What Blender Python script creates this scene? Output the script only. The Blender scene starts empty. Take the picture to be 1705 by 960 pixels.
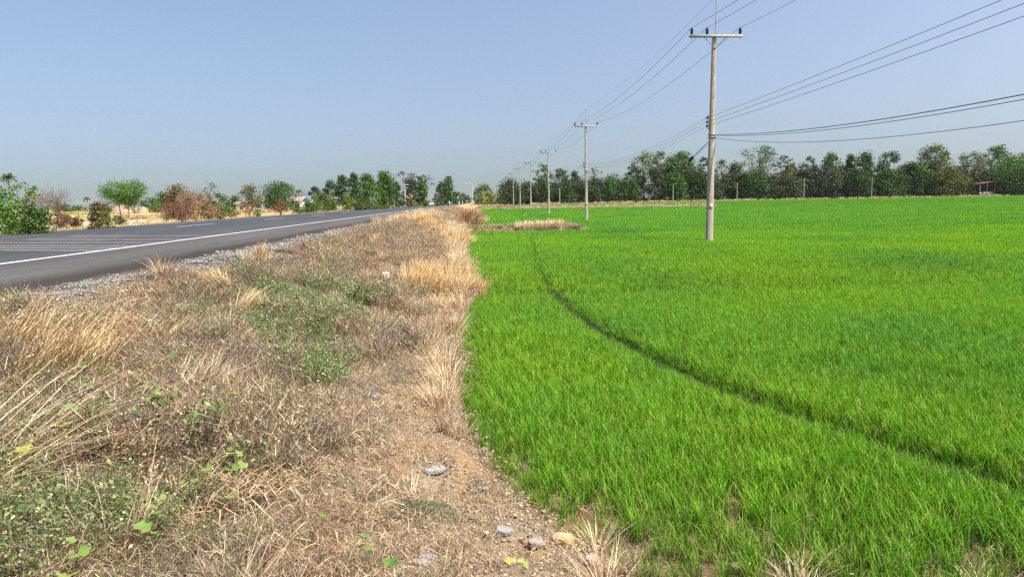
import bpy, math, random
import numpy as np
from mathutils import Vector

random.seed(5)
rng = np.random.default_rng(11)
S = bpy.context.scene
COL = S.collection

# ------------------------------------------------------------------ camera, sky, sun, exposure
CAMZ, PITCH, YAW, ROLL, FPX = 2.4, 7.45, 3.05, 1.0, 1111.0
cd = bpy.data.cameras.new('camera'); cam = bpy.data.objects.new('camera', cd); COL.objects.link(cam)
cd.sensor_width = 36.0; cd.lens = 36.0 * FPX / 1705.0; cd.clip_end = 6000; cd.clip_start = 0.05
_p, _y, _r = math.radians(PITCH), math.radians(YAW), math.radians(ROLL)
_fw = Vector((math.sin(_y) * math.cos(_p), math.cos(_y) * math.cos(_p), -math.sin(_p)))
_rt = Vector((math.cos(_y), -math.sin(_y), 0)); _up = _rt.cross(_fw)
CR = _rt * math.cos(_r) - _up * math.sin(_r); CU = _up * math.cos(_r) + _rt * math.sin(_r); CW = _fw
from mathutils import Matrix
M = Matrix((CR, CU, -CW)).transposed().to_4x4(); M.translation = Vector((0, 0, CAMZ))
cam.matrix_world = M
S.camera = cam

SUN_EL, SUN_AZ = math.radians(57), math.radians(122)      # azimuth clockwise from +Y
w = bpy.data.worlds.new('World'); S.world = w; w.use_nodes = True
nt = w.node_tree; nt.nodes.clear()
sky = nt.nodes.new('ShaderNodeTexSky'); sky.sky_type = 'NISHITA'; sky.sun_disc = False
sky.sun_elevation = SUN_EL; sky.sun_rotation = SUN_AZ
sky.air_density = 1.0; sky.dust_density = 5.4; sky.ozone_density = 1.0; sky.altitude = 0
bg = nt.nodes.new('ShaderNodeBackground'); bg.inputs['Strength'].default_value = 0.15
wo = nt.nodes.new('ShaderNodeOutputWorld')
tcw = nt.nodes.new('ShaderNodeTexCoord'); av = nt.nodes.new('ShaderNodeVectorMath'); av.operation = 'ADD'; av.inputs[1].default_value = (0, 0, .068)
nv = nt.nodes.new('ShaderNodeVectorMath'); nv.operation = 'NORMALIZE'; nt.links.new(tcw.outputs['Generated'], av.inputs[0]); nt.links.new(av.outputs[0], nv.inputs[0]); nt.links.new(nv.outputs[0], sky.inputs[0])
nt.links.new(sky.outputs[0], bg.inputs[0]); nt.links.new(bg.outputs[0], wo.inputs[0])
sl = bpy.data.lights.new('sun', 'SUN'); sl.energy = 5.0; sl.angle = math.radians(0.6); sl.color = (1.0, 0.955, 0.88)
sun = bpy.data.objects.new('sun', sl); COL.objects.link(sun)
sd = Vector((math.sin(SUN_AZ) * math.cos(SUN_EL), math.cos(SUN_AZ) * math.cos(SUN_EL), math.sin(SUN_EL)))
sun.rotation_euler = sd.to_track_quat('Z', 'Y').to_euler(); sun.location = (30, -20, 60)
S.view_settings.view_transform = 'Standard'; S.view_settings.look = 'None'
S.view_settings.exposure = 0.62; S.view_settings.gamma = 1.0
S.cycles.max_bounces = 6; S.cycles.diffuse_bounces = 3; S.cycles.transmission_bounces = 3
S.cycles.transparent_max_bounces = 6; S.cycles.volume_bounces = 0; S.cycles.use_denoising = False

# ------------------------------------------------------------------ helpers
def ray(px, py):
    return CW + CR * ((px - 852.5) / FPX) - CU * ((py - 480) / FPX)
def onz(px, py, z):
    d = ray(px, py); t = (z - CAMZ) / d.z
    return Vector((d.x * t, d.y * t, z))
def horizon(px):
    return 335.3 - (px - 790) * math.tan(_r)
def xat(px, Y):
    d = ray(px, horizon(px)); return d.x / d.y * Y
def mpp(Y):
    return Y / FPX                      # metres per photo pixel at depth Y
def zat(px, py, Y):
    return CAMZ + (horizon(px) - py) * mpp(Y)
def smooth(a, b, x):
    t = np.clip((np.asarray(x, float) - a) / (b - a), 0, 1); return t * t * (3 - 2 * t)
_perm = np.random.default_rng(3).random((256, 256))
def vn(x, y, s=1.0, o=0):
    x = np.asarray(x, float) / s + 37.3 * o; y = np.asarray(y, float) / s + 91.7 * o
    xi = np.floor(x).astype(int); yi = np.floor(y).astype(int); fx = x - xi; fy = y - yi
    fx = fx * fx * (3 - 2 * fx); fy = fy * fy * (3 - 2 * fy)
    g = lambda a, b: _perm[a & 255, b & 255]
    return (g(xi, yi) * (1 - fx) + g(xi + 1, yi) * fx) * (1 - fy) + (g(xi, yi + 1) * (1 - fx) + g(xi + 1, yi + 1) * fx) * fy

def mesh(name, V, Q, tint=None, mat=None, smooth_=False, link=False):
    """V (n,3), Q (m,4) or (m,3) -> mesh data"""
    V = np.ascontiguousarray(V, np.float32); Q = np.ascontiguousarray(Q, np.int32); k = Q.shape[1]
    me = bpy.data.meshes.new(name)
    me.vertices.add(len(V)); me.vertices.foreach_set('co', V.ravel())
    me.loops.add(Q.size); me.loops.foreach_set('vertex_index', Q.ravel())
    me.polygons.add(len(Q)); me.polygons.foreach_set('loop_start', np.arange(0, Q.size, k, dtype=np.int32))
    if smooth_: me.polygons.foreach_set('use_smooth', np.ones(len(Q), bool))
    me.update(calc_edges=True)
    if tint is not None:
        a = me.color_attributes.new('tint', 'FLOAT_COLOR', 'POINT')
        c = np.ones((len(V), 4), np.float32); c[:, :3] = tint; a.data.foreach_set('color', c.ravel())
    if mat: me.materials.append(mat)
    return me
def obj(name, me, parent=None, coll=None, loc=None):
    o = bpy.data.objects.new(name, me); (coll or COL).objects.link(o)
    if parent is not None: o.parent = parent
    if loc is not None: o.location = loc
    return o
def tag(o, label=None, cat=None, group=None, kind=None):
    if label: o['label'] = label
    if cat: o['category'] = cat
    if group: o['group'] = group
    if kind: o['kind'] = kind
    return o
def empty(name, loc, label, cat, group=None):
    o = bpy.data.objects.new(name, None); COL.objects.link(o); o.location = loc; o.empty_display_size = .2
    return tag(o, label, cat, group)

class MB:
    """collects quads (and boxes/tubes) into one mesh"""
    def __init__(s): s.V = []; s.Q = []; s.T = []; s.n = 0
    def add(s, V, Q, T=(1, 1, 1)):
        V = np.asarray(V, float); s.V.append(V); s.Q.append(np.asarray(Q, int) + s.n); s.n += len(V)
        s.T.append(np.broadcast_to(np.asarray(T, float), (len(V), 3)))
    def box(s, c, d, T=(1, 1, 1), rz=0.0, ry=0.0):
        v = np.array([(x, y, z) for x in (-.5, .5) for y in (-.5, .5) for z in (-.5, .5)]) * d
        if ry: v = v @ np.array([[math.cos(ry), 0, -math.sin(ry)], [0, 1, 0], [math.sin(ry), 0, math.cos(ry)]])
        if rz: v = v @ np.array([[math.cos(rz), math.sin(rz), 0], [-math.sin(rz), math.cos(rz), 0], [0, 0, 1]])
        s.add(v + np.array(c), [(0, 1, 3, 2), (4, 6, 7, 5), (0, 4, 5, 1), (2, 3, 7, 6), (0, 2, 6, 4), (1, 5, 7, 3)], T)
    def tube(s, P, R, k=5, T=(1, 1, 1), cap=True):
        P = np.asarray(P, float); n = len(P); R = np.broadcast_to(np.asarray(R, float), (n,))
        d = np.gradient(P, axis=0); d /= np.linalg.norm(d, axis=1)[:, None] + 1e-9
        a = np.cross(d, (0.31, 0.17, 0.94)); bad = np.linalg.norm(a, axis=1) < .1; a[bad] = np.cross(d[bad], (1, 0, 0))
        a /= np.linalg.norm(a, axis=1)[:, None]; b = np.cross(d, a)
        th = np.arange(k) * 2 * math.pi / k
        V = P[:, None] + R[:, None, None] * (a[:, None] * np.cos(th)[None, :, None] + b[:, None] * np.sin(th)[None, :, None])
        V = V.reshape(-1, 3); i = np.arange(n - 1)[:, None] * k; j = np.arange(k)[None]; j2 = (j + 1) % k
        Q = np.stack([i + j, i + j2, i + k + j2, i + k + j], -1).reshape(-1, 4)
        s.add(V, Q, T)
        if cap and k == 4: s.add(V[:4], [(3, 2, 1, 0)], T); s.add(V[-4:], [(0, 1, 2, 3)], T)
        elif cap:
            for ring in (V[:k], V[-k:]):
                c = ring.mean(0); W = np.vstack([ring, c]); s.add(W, [(m, (m + 1) % k, k, k) for m in range(0, k)] if False else [(m, (m + 1) % k, (m + 2) % k, k) for m in range(0, k - 1, 2)], T)
    def build(s, name, mat=None, parent=None, smooth_=False, coll=None):
        me = mesh(name, np.vstack(s.V), np.vstack(s.Q), np.vstack(s.T), mat, smooth_)
        return obj(name, me, parent, coll)

def blades(n, base, h, wd, az, lean, bend, droop, tint, tip=None, segs=4, side=None, tw=0.5):
    """n grass blades as quad strips. base (n,3); others scalars or (n,)"""
    f = lambda a: np.broadcast_to(np.asarray(a, float), (n,))
    h, wd, az, lean, bend, droop = map(f, (h, wd, az, lean, bend, droop))
    t = np.linspace(0, 1, segs + 1)[None, :]
    hor = (lean[:, None] * t + bend[:, None] * t * t) * h[:, None]
    ver = (t - droop[:, None] * t ** 2.5) * h[:, None] * np.cos(np.clip(lean, 0, 1.5))[:, None] ** .5
    D = np.stack([np.cos(az), np.sin(az), 0 * az], -1)
    saz = az + math.pi / 2 + (rng.random(n) - .5) * 2 * tw
    Sd = np.stack([np.cos(saz), np.sin(saz), 0 * az], -1)
    C = base[:, None] + D[:, None] * hor[..., None]; C[..., 2] += ver
    wt = wd[:, None] * (1 - t ** 2.2 * .92) * .5
    V = np.stack([C - Sd[:, None] * wt[..., None], C + Sd[:, None] * wt[..., None]], 2)   # n,seg+1,2,3
    V = V.reshape(-1, 3)
    b = np.arange(n)[:, None] * (2 * (segs + 1)); k = np.arange(segs)[None] * 2
    Q = np.stack([b + k, b + k + 1, b + k + 3, b + k + 2], -1).reshape(-1, 4)
    T = np.broadcast_to(np.asarray(tint, float), (n, 3))
    tp = T if tip is None else np.broadcast_to(np.asarray(tip, float), (n, 3))
    C_ = T[:, None] * (1 - t[..., None]) + tp[:, None] * t[..., None]
    C_ = np.repeat(C_[:, :, None], 2, 2).reshape(-1, 3)
    return V, Q, C_
def tints(n, cols, jitter=.15):
    cols = np.asarray(cols, float); c = cols[rng.integers(0, len(cols), n)]
    return c * (1 + (rng.random((n, 1)) - .5) * 2 * jitter) * (1 + (rng.random((n, 3)) - .5) * .5 * jitter)

def leaves(C, size, tint, nrm=None, asp=.55, up=0.0):
    """one bent quad per centre"""
    n = len(C); a = rng.normal(size=(n, 3)); a /= np.linalg.norm(a, axis=1)[:, None]
    b = rng.normal(size=(n, 3)); b[:, 2] += up; b -= a * (a * b).sum(1)[:, None]; b /= np.linalg.norm(b, axis=1)[:, None] + 1e-9
    s = np.broadcast_to(np.asarray(size, float), (n,)) * (.7 + .6 * rng.random(n)); s = s[:, None]
    V = np.stack([C - a * s * .5, C - b * s * asp * .5, C + a * s * .5, C + b * s * asp * .5], 1).reshape(-1, 3)
    Q = np.arange(4 * n).reshape(-1, 4)
    return V, Q, np.repeat(tint, 4, 0)

def oleaves(C, N, size, tint, asp=.6, wob=.55):
    n = len(C); N = N / (np.linalg.norm(N, axis=1)[:, None] + 1e-9) + rng.normal(size=(n, 3)) * wob; N /= np.linalg.norm(N, axis=1)[:, None]
    a = np.cross(N, rng.normal(size=(n, 3))); a /= np.linalg.norm(a, axis=1)[:, None] + 1e-9; b = np.cross(N, a)
    s = (size * (.6 + .8 * rng.random(n)))[:, None]
    V = np.stack([C - a * s * .5, C - b * s * asp * .5, C + a * s * .5, C + b * s * asp * .5], 1).reshape(-1, 3)
    return V, np.arange(4 * n).reshape(-1, 4), np.repeat(tint, 4, 0)

# ------------------------------------------------------------------ materials
def mat(name):
    m = bpy.data.materials.new(name); m.use_nodes = True; t = m.node_tree; t.nodes.clear()
    out = t.nodes.new('ShaderNodeOutputMaterial')
    N = lambda ty, **kw: _node(t, ty, kw)
    return m, t, out, N
def _node(t, ty, kw):
    n = t.nodes.new(ty)
    for k, v in kw.items():
        if k.startswith('_'): setattr(n, k[1:], v)
        else: n.inputs[k.replace('__', ' ')].default_value = v
    return n
def mixc(t, a, b, f, mode='MIX', fac=None):
    n = t.nodes.new('ShaderNodeMix'); n.data_type = 'RGBA'; n.blend_type = mode
    def put(i, x):
        if hasattr(x, 'links'): t.links.new(x, n.inputs[i])
        elif i == 0: n.inputs[0].default_value = x
        else: n.inputs[i].default_value = (*x, 1) if len(x) == 3 else x
    put(0, f); put(6, a); put(7, b)
    return n.outputs[2]
def noise(t, scale, detail=3, rough=.55, vec=None, stretch=None):
    n = t.nodes.new('ShaderNodeTexNoise'); n.inputs['Scale'].default_value = scale
    n.inputs['Detail'].default_value = detail; n.inputs['Roughness'].default_value = rough
    g = t.nodes.new('ShaderNodeNewGeometry'); v = g.outputs['Position']
    if stretch:
        m = t.nodes.new('ShaderNodeVectorMath'); m.operation = 'MULTIPLY'; m.inputs[1].default_value = stretch
        t.links.new(v, m.inputs[0]); v = m.outputs[0]
    t.links.new(v, n.inputs['Vector']); return n.outputs['Fac']
def ramp(t, fac, stops):
    r = t.nodes.new('ShaderNodeValToRGB'); e = r.color_ramp.elements
    while len(e) < len(stops): e.new(.5)
    for i, (p, c) in enumerate(stops):
        e[i].position = p; e[i].color = (*c, 1) if hasattr(c, '__len__') else (c, c, c, 1)
    t.links.new(fac, r.inputs[0]); return r.outputs[0]
def attr(t):
    a = t.nodes.new('ShaderNodeAttribute'); a.attribute_name = 'tint'; return a.outputs['Color']

def leaf_mat(name, trans=.35, gloss=.08, rough=.5, tlc=(1.15, 1.2, .6), big=None, bigscale=.12, bigstretch=None, fine=None):
    m, t, out, N = mat(name)
    c = attr(t)
    if big:
        f = noise(t, bigscale, 4, .6, stretch=bigstretch)
        c = mixc(t, c, ramp(t, f, big), 1.0, 'MULTIPLY')
    if fine: c = mixc(t, c, ramp(t, noise(t, fine[0], 2, .7), [(.32, (1 - fine[1],) * 3), (.68, (1 + fine[1], 1 + fine[1], 1 + fine[1] * 1.6))]), 1.0, 'MULTIPLY')
    d = N('ShaderNodeBsdfDiffuse'); t.links.new(c, d.inputs[0])
    tr = N('ShaderNodeBsdfTranslucent'); t.links.new(mixc(t, c, tlc, 1.0, 'MULTIPLY'), tr.inputs[0])
    mx = N('ShaderNodeMixShader', Fac=trans); t.links.new(d.outputs[0], mx.inputs[1]); t.links.new(tr.outputs[0], mx.inputs[2])
    g = N('ShaderNodeBsdfGlossy', Roughness=rough); g.inputs[0].default_value = (1, 1, 1, 1)
    m2 = N('ShaderNodeMixShader', Fac=gloss); t.links.new(mx.outputs[0], m2.inputs[1]); t.links.new(g.outputs[0], m2.inputs[2])
    t.links.new(m2.outputs[0], out.inputs[0]); return m
def plain(name, col, rough=.8, var=.25, scale=3.0, bump=0, bscale=30, metal=0, use_tint=False, stretch=None, spots=None):
    m, t, out, N = mat(name)
    f = noise(t, scale, 5, .6, stretch=stretch)
    lo = tuple(x * (1 - var) for x in col); hi = tuple(min(1, x * (1 + var)) for x in col)
    c = ramp(t, f, [(.3, lo), (.7, hi)])
    if spots:
        f2 = noise(t, spots[0], 4, .7); c = mixc(t, c, spots[1], ramp(t, f2, [(.52, 0.0), (.68, 1.0)]))
    if use_tint: c = mixc(t, c, attr(t), 1.0, 'MULTIPLY')
    p = N('ShaderNodeBsdfPrincipled', Roughness=rough, Metallic=metal); t.links.new(c, p.inputs['Base Color'])
    p.inputs['Specular IOR Level'].default_value = .3
    if bump:
        b = N('ShaderNodeBump', Strength=bump, Distance=.02); t.links.new(noise(t, bscale, 4, .7), b.inputs['Height']); t.links.new(b.outputs[0], p.inputs['Normal'])
    t.links.new(p.outputs[0], out.inputs[0]); return m

M_rice = leaf_mat('rice_leaf', .32, .006, .45, (1.15, 1.2, .4),
                  [(.28, (.56, .74, 1.6)), (.44, (.86, .92, 1.2)), (.58, (1.05, 1.02, .9)), (.74, (1.35, 1.16, .7))], .16, fine=(11.0, .38))
M_straw = leaf_mat('dry_straw', .08, .03, .5, (1.05, 1.0, .85), [(.27, (.60, .55, .50)), (.42, (.93, .86, .74)), (.58, (1.04, 1.04, .96)), (.74, (1.16, 1.12, .92))], 1.3, fine=(14.0, .3))
M_weed = leaf_mat('weed_leaf', .18, .04, .5, (1.1, 1.2, .5))
M_tree = leaf_mat('tree_leaf', .22, .012, .45, (1.1, 1.2, .5), [(.3, (.75, .8, .85)), (.7, (1.2, 1.15, 1.0))], .35)
M_twig = plain('twig_bark', (1, 1, 1), .9, .1, 4, use_tint=True)
M_bark = plain('bark', (.16, .12, .09), .9, .3, 2.5, .4, 12)
M_concrete = plain('weathered_concrete', (.35, .315, .26), .85, .24, 2.2, .35, 60, stretch=(3, 3, .6), spots=(1.6, (.30, .25, .19)))
M_ceramic = plain('dark_porcelain', (.018, .02, .045), .35, .1, 4)
M_steel = plain('galvanised_steel', (.28, .28, .28), .5, .1, 6, metal=.5)
M_cable = plain('black_cable', (.03, .035, .045), .6, .05)
M_wire = plain('aluminium_conductor', (.07, .085, .11), .6, .05)
M_stone = plain('grey_stone', (.25, .245, .235), .9, .35, 14, .8, 45, use_tint=True)
M_white = plain('white_paint', (.7, .7, .68), .7, .08, 2)

# ------------------------------------------------------------------ terrain function
TOE = np.array([(30, 2.2), (9, 2.6), (4, 2.88), (2.6, 3.02), (1.6, 3.2), (1.02, 3.7), (.66, 4.3), (.2, 5.15), (-.13, 6.6), (-.27, 8.5), (-.33, 10.5), (-.36, 13.5),
                (-.02, 16.6), (.08, 18.2), (-.12, 20.5), (-.4, 25), (-.55, 33), (-.6, 41), (-.55, 47), (-.3, 66), (.8, 75), (.9, 98), (1.5, 200), (1.0, 900), (1.0, 4000)], float)
def tox(y):                                    # field boundary X for a given Y
    return np.interp(y, TOE[:, 1], TOE[:, 0])
def toedist(x, y):                             # distance to boundary, >0 on the bank
    x = np.asarray(x, float); y = np.asarray(y, float); d = np.full(x.shape, 1e9)
    for a, b in zip(TOE[:-1], TOE[1:]):
        ab = b - a; t = np.clip(((x - a[0]) * ab[0] + (y - a[1]) * ab[1]) / (ab @ ab), 0, 1)
        d = np.minimum(d, np.hypot(x - a[0] - ab[0] * t, y - a[1] - ab[1] * t))
    return np.where(x < tox(y), d, -d)
def segdist(x, y, P):
    x = np.asarray(x, float); y = np.asarray(y, float); d = np.full(x.shape, 1e9); P = np.asarray(P, float)
    for a, b in zip(P[:-1], P[1:]):
        ab = b - a; t = np.clip(((x - a[0]) * ab[0] + (y - a[1]) * ab[1]) / (ab @ ab), 0, 1)
        d = np.minimum(d, np.hypot(x - a[0] - ab[0] * t, y - a[1] - ab[1] * t))
    return d
BUND1 = [(-1.0, 50.5), (4.5, 50.0), (7.4, 49.6)]
BUND2 = [(2.5, 168), (25, 163), (55, 156)]
def GR(y):                                     # gravel / grass line
    return np.interp(y, [5, 8, 10.5, 13, 15, 22, 30, 60, 400], [-4.92, -4.92, -4.8, -4.45, -4.35, -4.6, -4.95, -5.3, -5.4])
def rise(x, y):
    return 1.0 * smooth(125, 205, y + 0 * x)
def H(x, y):
    x = np.asarray(x, float); y = np.asarray(y, float)
    d = toedist(x, y)
    u = np.clip(d, 0, None) / (np.clip(d, 0, None) + np.clip(-4.3 - 0 - x, None, 0) * -1 + 1e-6)
    bank = 1.2 * u ** .85
    sh = np.interp(x, [-5.66, -4.3], [1.36, 1.2]); bank = np.where(x < -4.3, sh, bank)
    rough = (vn(x, y, .9, 1) - .5) * .24 + (vn(x, y, .33, 2) - .5) * .07 + (vn(x, y, .12, 3) - .5) * .03
    bank = bank + rough * smooth(0, .5, d) * smooth(-5.6, -4.6, x) + .05 * smooth(0, .15, d)
    fld = rise(x, y) + (vn(x, y, .25, 4) - .5) * .03 * (y < 40)
    b1 = .42 * np.clip(1 - segdist(x, y, BUND1) / 1.1, 0, 1); b2 = .75 * smooth(3.2, .8, segdist(x, y, BUND2))
    fld = np.maximum(fld, b1) + b2
    z = np.where(d > 0, np.maximum(bank, fld * (x > -5)), fld)
    left = 1.36 - .25 * smooth(-18.7, -20.5, x) * smooth(-27, -23, x) + (vn(x, y, 3, 5) - .5) * .12
    z = np.where(x < -5.66, 1.30, z)
    z = np.where(x < -18.45, left, z)
    return z
def Hs(x, y): return float(H(np.array([x]), np.array([y]))[0])
def hit(px, py, lift=0.0):
    d = ray(px, py); c = Vector((0, 0, CAMZ)); t = .5; dt = .05
    while t < 600:
        p = c + d * t
        if p.z < Hs(p.x, p.y) + lift: return Vector((p.x, p.y, Hs(p.x, p.y) + lift))
        t += dt * (1 + t * .1)
    return p

# ------------------------------------------------------------------ ground
xs = np.unique(np.concatenate([np.linspace(-2500, -120, 14), np.linspace(-120, -20, 26), np.linspace(-20, -18.46, 5), [-18.44, -12, -7, -5.67], np.linspace(-5.655, 3.2, 150), np.linspace(3.3, 12, 40), np.linspace(12, 120, 60), np.linspace(120, 2500, 30)]))
yl = [-60, -30, -15, -8, -4, -1, 0]; y = .4
while y < 3500: yl.append(y); y += max(.055, y * .013)
ys = np.array(yl)
GX, GY = np.meshgrid(xs, ys); gx, gy = GX.ravel(), GY.ravel(); gz = H(gx, gy); gd = toedist(gx, gy)
nx, ny = len(xs), len(ys)
ii = (np.arange(ny - 1)[:, None] * nx + np.arange(nx - 1)[None]).ravel()
Q = np.stack([ii, ii + 1, ii + nx + 1, ii + nx], -1)
mud = np.array((.125, .095, .05)); soil = np.array((.235, .18, .122)); grav = np.array((.19, .185, .175)); ric = np.array((.075, .20, .012))
dry = np.array((.30, .22, .11)); pale = np.array((.42, .34, .22)); brown = np.array((.055, .038, .028))  # brown: kept very dark, painting the shade beneath the bank vegetation
m3 = lambda a, b, f: a * (1 - f[:, None]) + b * f[:, None]
c = np.tile(mud, (len(gx), 1))
c = m3(c, np.tile((.17, .125, .06), (len(gx), 1)), smooth(.4, .7, vn(gx, gy, .3, 12)) * smooth(7, 4.5, gy))
c = m3(c, ric, smooth(12, 40, gy))
c = m3(c, np.tile((.02, .03, .008), (len(gx), 1)), smooth(.5, .3, segdist(gx, gy, [tuple(onz(*q, .2).xy) for q in [(886, 385), (888, 400), (899, 445), (917, 473), (938, 495), (1003, 543), (1103, 590), (1203, 633), (1333, 676), (1453, 711), (1583, 754), (1723, 796), (1900, 848)]])))  # wheel track ground: wet mud, darkened further in colour for shade in the gap
f = smooth(0, .06, gd); n1 = vn(gx, gy, .8, 7)
bk = m3(np.tile(soil, (len(gx), 1)), np.tile(brown, (len(gx), 1)), (.35 + .65 * smooth(.35, .6, n1)) * smooth(1.2, 1.9, gd + (vn(gx, gy, .5, 40) - .5) * .8))
bk = m3(bk, np.tile((.28, .185, .085), (len(gx), 1)), smooth(.55, .8, vn(gx, gy, .35, 44)) * smooth(1.4, .2, gd) * .8)
bk = m3(bk, np.tile(dry, (len(gx), 1)), smooth(25, 60, gy))
c = m3(c, bk, f)
c = m3(c, np.tile(grav, (len(gx), 1)), smooth(GR(gy) + .25, GR(gy) - .05, gx))
c = m3(c, np.tile((.075, .062, .05), (len(gx), 1)), smooth(-5.15, -5.4, gx + (vn(gx, gy, .4, 31) - .5) * .25) * (gx > -5.7))
lf = (gx < -18.45).astype(float); lc = m3(np.tile(pale, (len(gx), 1)), np.tile((.27, .25, .07), (len(gx), 1)), smooth(-50, -54, gx + (vn(gx, gy, 8, 3) - .5) * 3))
c = m3(c, lc, lf)
b = np.maximum(smooth(1.3, .7, segdist(gx, gy, BUND1)), smooth(3.6, 2.4, segdist(gx, gy, BUND2)))
c = m3(c, np.tile((.18, .145, .08), (len(gx), 1)), b)
f = smooth(236, 246, gy) * (gx > 2); c = m3(c, np.tile((.36, .27, .15), (len(gx), 1)), f)
f = smooth(300, 340, gy) * (gx > 2); c = m3(c, np.tile((.14, .14, .06), (len(gx), 1)), f)
m, t, out, N = mat('ground_soil')
a = attr(t); n = ramp(t, noise(t, 6, 8, .75), [(.25, .62), (.5, 1.0), (.75, 1.35)])
cc = mixc(t, a, n, 1.0, 'MULTIPLY')
cc = mixc(t, cc, ramp(t, noise(t, 55, 4, .8), [(.3, .7), (.55, 1.0), (.75, 1.4)]), 1.0, 'MULTIPLY')
p = N('ShaderNodeBsdfPrincipled', Roughness=.95); p.inputs['Specular IOR Level'].default_value = .15
t.links.new(cc, p.inputs['Base Color'])
bm_ = N('ShaderNodeBump', Strength=.8, Distance=.03); t.links.new(noise(t, 28, 6, .75), bm_.inputs['Height']); t.links.new(bm_.outputs[0], p.inputs['Normal'])
t.links.new(p.outputs[0], out.inputs[0])
tag(obj('ground', mesh('ground', np.stack([gx, gy, gz], -1), Q, c, m, True)), kind='structure')

# side track beyond the left verge, pale dirt
def sheet(name, xa, xb, y0, y1, zf, material, kind='structure', n=60, nxs=4, parent=None):
    yy = y0 + (y1 - y0) * np.linspace(0, 1, n) ** 2.0 if n > 2 else np.array([y0, y1])
    X = np.linspace(0, 1, nxs); V = []
    for yv in yy:
        a_, b_ = (xa(yv) if callable(xa) else xa), (xb(yv) if callable(xb) else xb)
        for q in X: xx = a_ + (b_ - a_) * q; V.append((xx, yv, zf(xx, yv)))
    i = (np.arange(n - 1)[:, None] * nxs + np.arange(nxs - 1)[None]).ravel()
    o = obj(name, mesh(name, V, np.stack([i, i + 1, i + nxs + 1, i + nxs], -1), None, material, True), parent)
    if kind: o['kind'] = kind
    return o
M_path = plain('pale_dirt', (.50, .44, .37), .95, .15, .8, .3, 8)
sheet('dirt_path', -48.5, -44.5, 30, 420, lambda x, y: 1.50 + .12 * (vn(np.array([x]), np.array([y]), 6, 2)[0] - .5), M_path)

# road
def roadz(x, y=0): return float(np.interp(x, [-18.45, -17.35, -12.8, -8.1, -5.6], [1.46, 1.49, 1.555, 1.485, 1.415]))
m, t, out, N = mat('asphalt')
g = t.nodes.new('ShaderNodeNewGeometry'); sx = t.nodes.new('ShaderNodeSeparateXYZ'); t.links.new(g.outputs['Position'], sx.inputs[0])
mr = t.nodes.new('ShaderNodeMapRange'); mr.inputs[1].default_value = -18.5; mr.inputs[2].default_value = -5.5; t.links.new(sx.outputs[0], mr.inputs[0])
wob = t.nodes.new('ShaderNodeMath'); wob.operation = 'MULTIPLY_ADD'; t.links.new(noise(t, 1.5, 4, .7, stretch=(1, .6, 1)), wob.inputs[0]); wob.inputs[1].default_value = .03; t.links.new(mr.outputs[0], wob.inputs[2])
base = ramp(t, wob.outputs[0], [(0.0, (.036, .039, .046)), (.42, (.033, .037, .044)), (.80, (.044, .045, .049)), (.86, (.060, .059, .0585)), (.93, (.064, .062, .0595)), (.958, (.048, .044, .040)), (.985, (.022, .018, .015))])
tr = ramp(t, noise(t, .9, 5, .65, stretch=(1.6, .12, 1)), [(.3, .72), (.5, 1.0), (.7, 1.22)])
cc = mixc(t, base, tr, 1.0, 'MULTIPLY'); cc = mixc(t, cc, ramp(t, noise(t, 45, 3, .8), [(.3, .72), (.7, 1.3)]), 1.0, 'MULTIPLY')
pt = ramp(t, noise(t, .35, 4, .6, stretch=(1, .5, 1)), [(.55, 0.0), (.72, .35)]); cc = mixc(t, cc, (.115, .106, .092), pt)
ck = t.nodes.new('ShaderNodeTexVoronoi'); ck.feature = 'DISTANCE_TO_EDGE'; ck.inputs['Scale'].default_value = .55; gg = t.nodes.new('ShaderNodeNewGeometry'); wv = t.nodes.new('ShaderNodeVectorMath'); wv.operation = 'ADD'; nz = t.nodes.new('ShaderNodeTexNoise'); nz.inputs['Scale'].default_value = 2.2; t.links.new(gg.outputs['Position'], nz.inputs['Vector']); t.links.new(gg.outputs['Position'], wv.inputs[0]); t.links.new(nz.outputs['Color'], wv.inputs[1]); t.links.new(wv.outputs[0], ck.inputs['Vector'])
cc = mixc(t, cc, (.018, .017, .016), mixc(t, ramp(t, ck.outputs[0], [(0.0, .75), (.012, 0.0)]), ramp(t, noise(t, .2, 2, .5), [(.48, 0.0), (.56, 1.0)]), 1.0, 'MULTIPLY'))
p = N('ShaderNodeBsdfPrincipled', Roughness=.82); p.inputs['Specular IOR Level'].default_value = .3; t.links.new(cc, p.inputs['Base Color'])
b_ = N('ShaderNodeBump', Strength=.35, Distance=.01); t.links.new(noise(t, 90, 3, .8), b_.inputs['Height']); t.links.new(b_.outputs[0], p.inputs['Normal'])
t.links.new(p.outputs[0], out.inputs[0]); M_asph = m
# asphalt slab with a ragged right edge and a broken side face
yy = np.concatenate([np.arange(-40, 0, 2.0), np.arange(0, 45, .12), np.geomspace(45, 3000, 220)])
cols_ = [-18.45, -17.35, -15, -12.8, -10.5, -8.1, -6.6]
V = []
for yv in yy:
    e = -5.62 + (float(vn(np.array([yv]), np.array([0.]), .5, 2)[0]) - .5) * .16 + (float(vn(np.array([yv]), np.array([3.]), .15, 6)[0]) - .5) * .07
    for xx in cols_: V.append((xx, yv, roadz(xx)))
    V.append((e, yv, 1.415)); V.append((e + .06, yv, 1.385)); V.append((e + .13, yv, 1.28))
k = len(cols_) + 3; i = (np.arange(len(yy) - 1)[:, None] * k + np.arange(k - 1)[None]).ravel()
road = tag(obj('road', mesh('road', V, np.stack([i, i + 1, i + k + 1, i + k], -1), None, M_asph)), kind='structure')
M_line = plain('road_paint', (.50, .49, .46), .7, .1, 3, spots=(14, (.26, .26, .25)))
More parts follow.
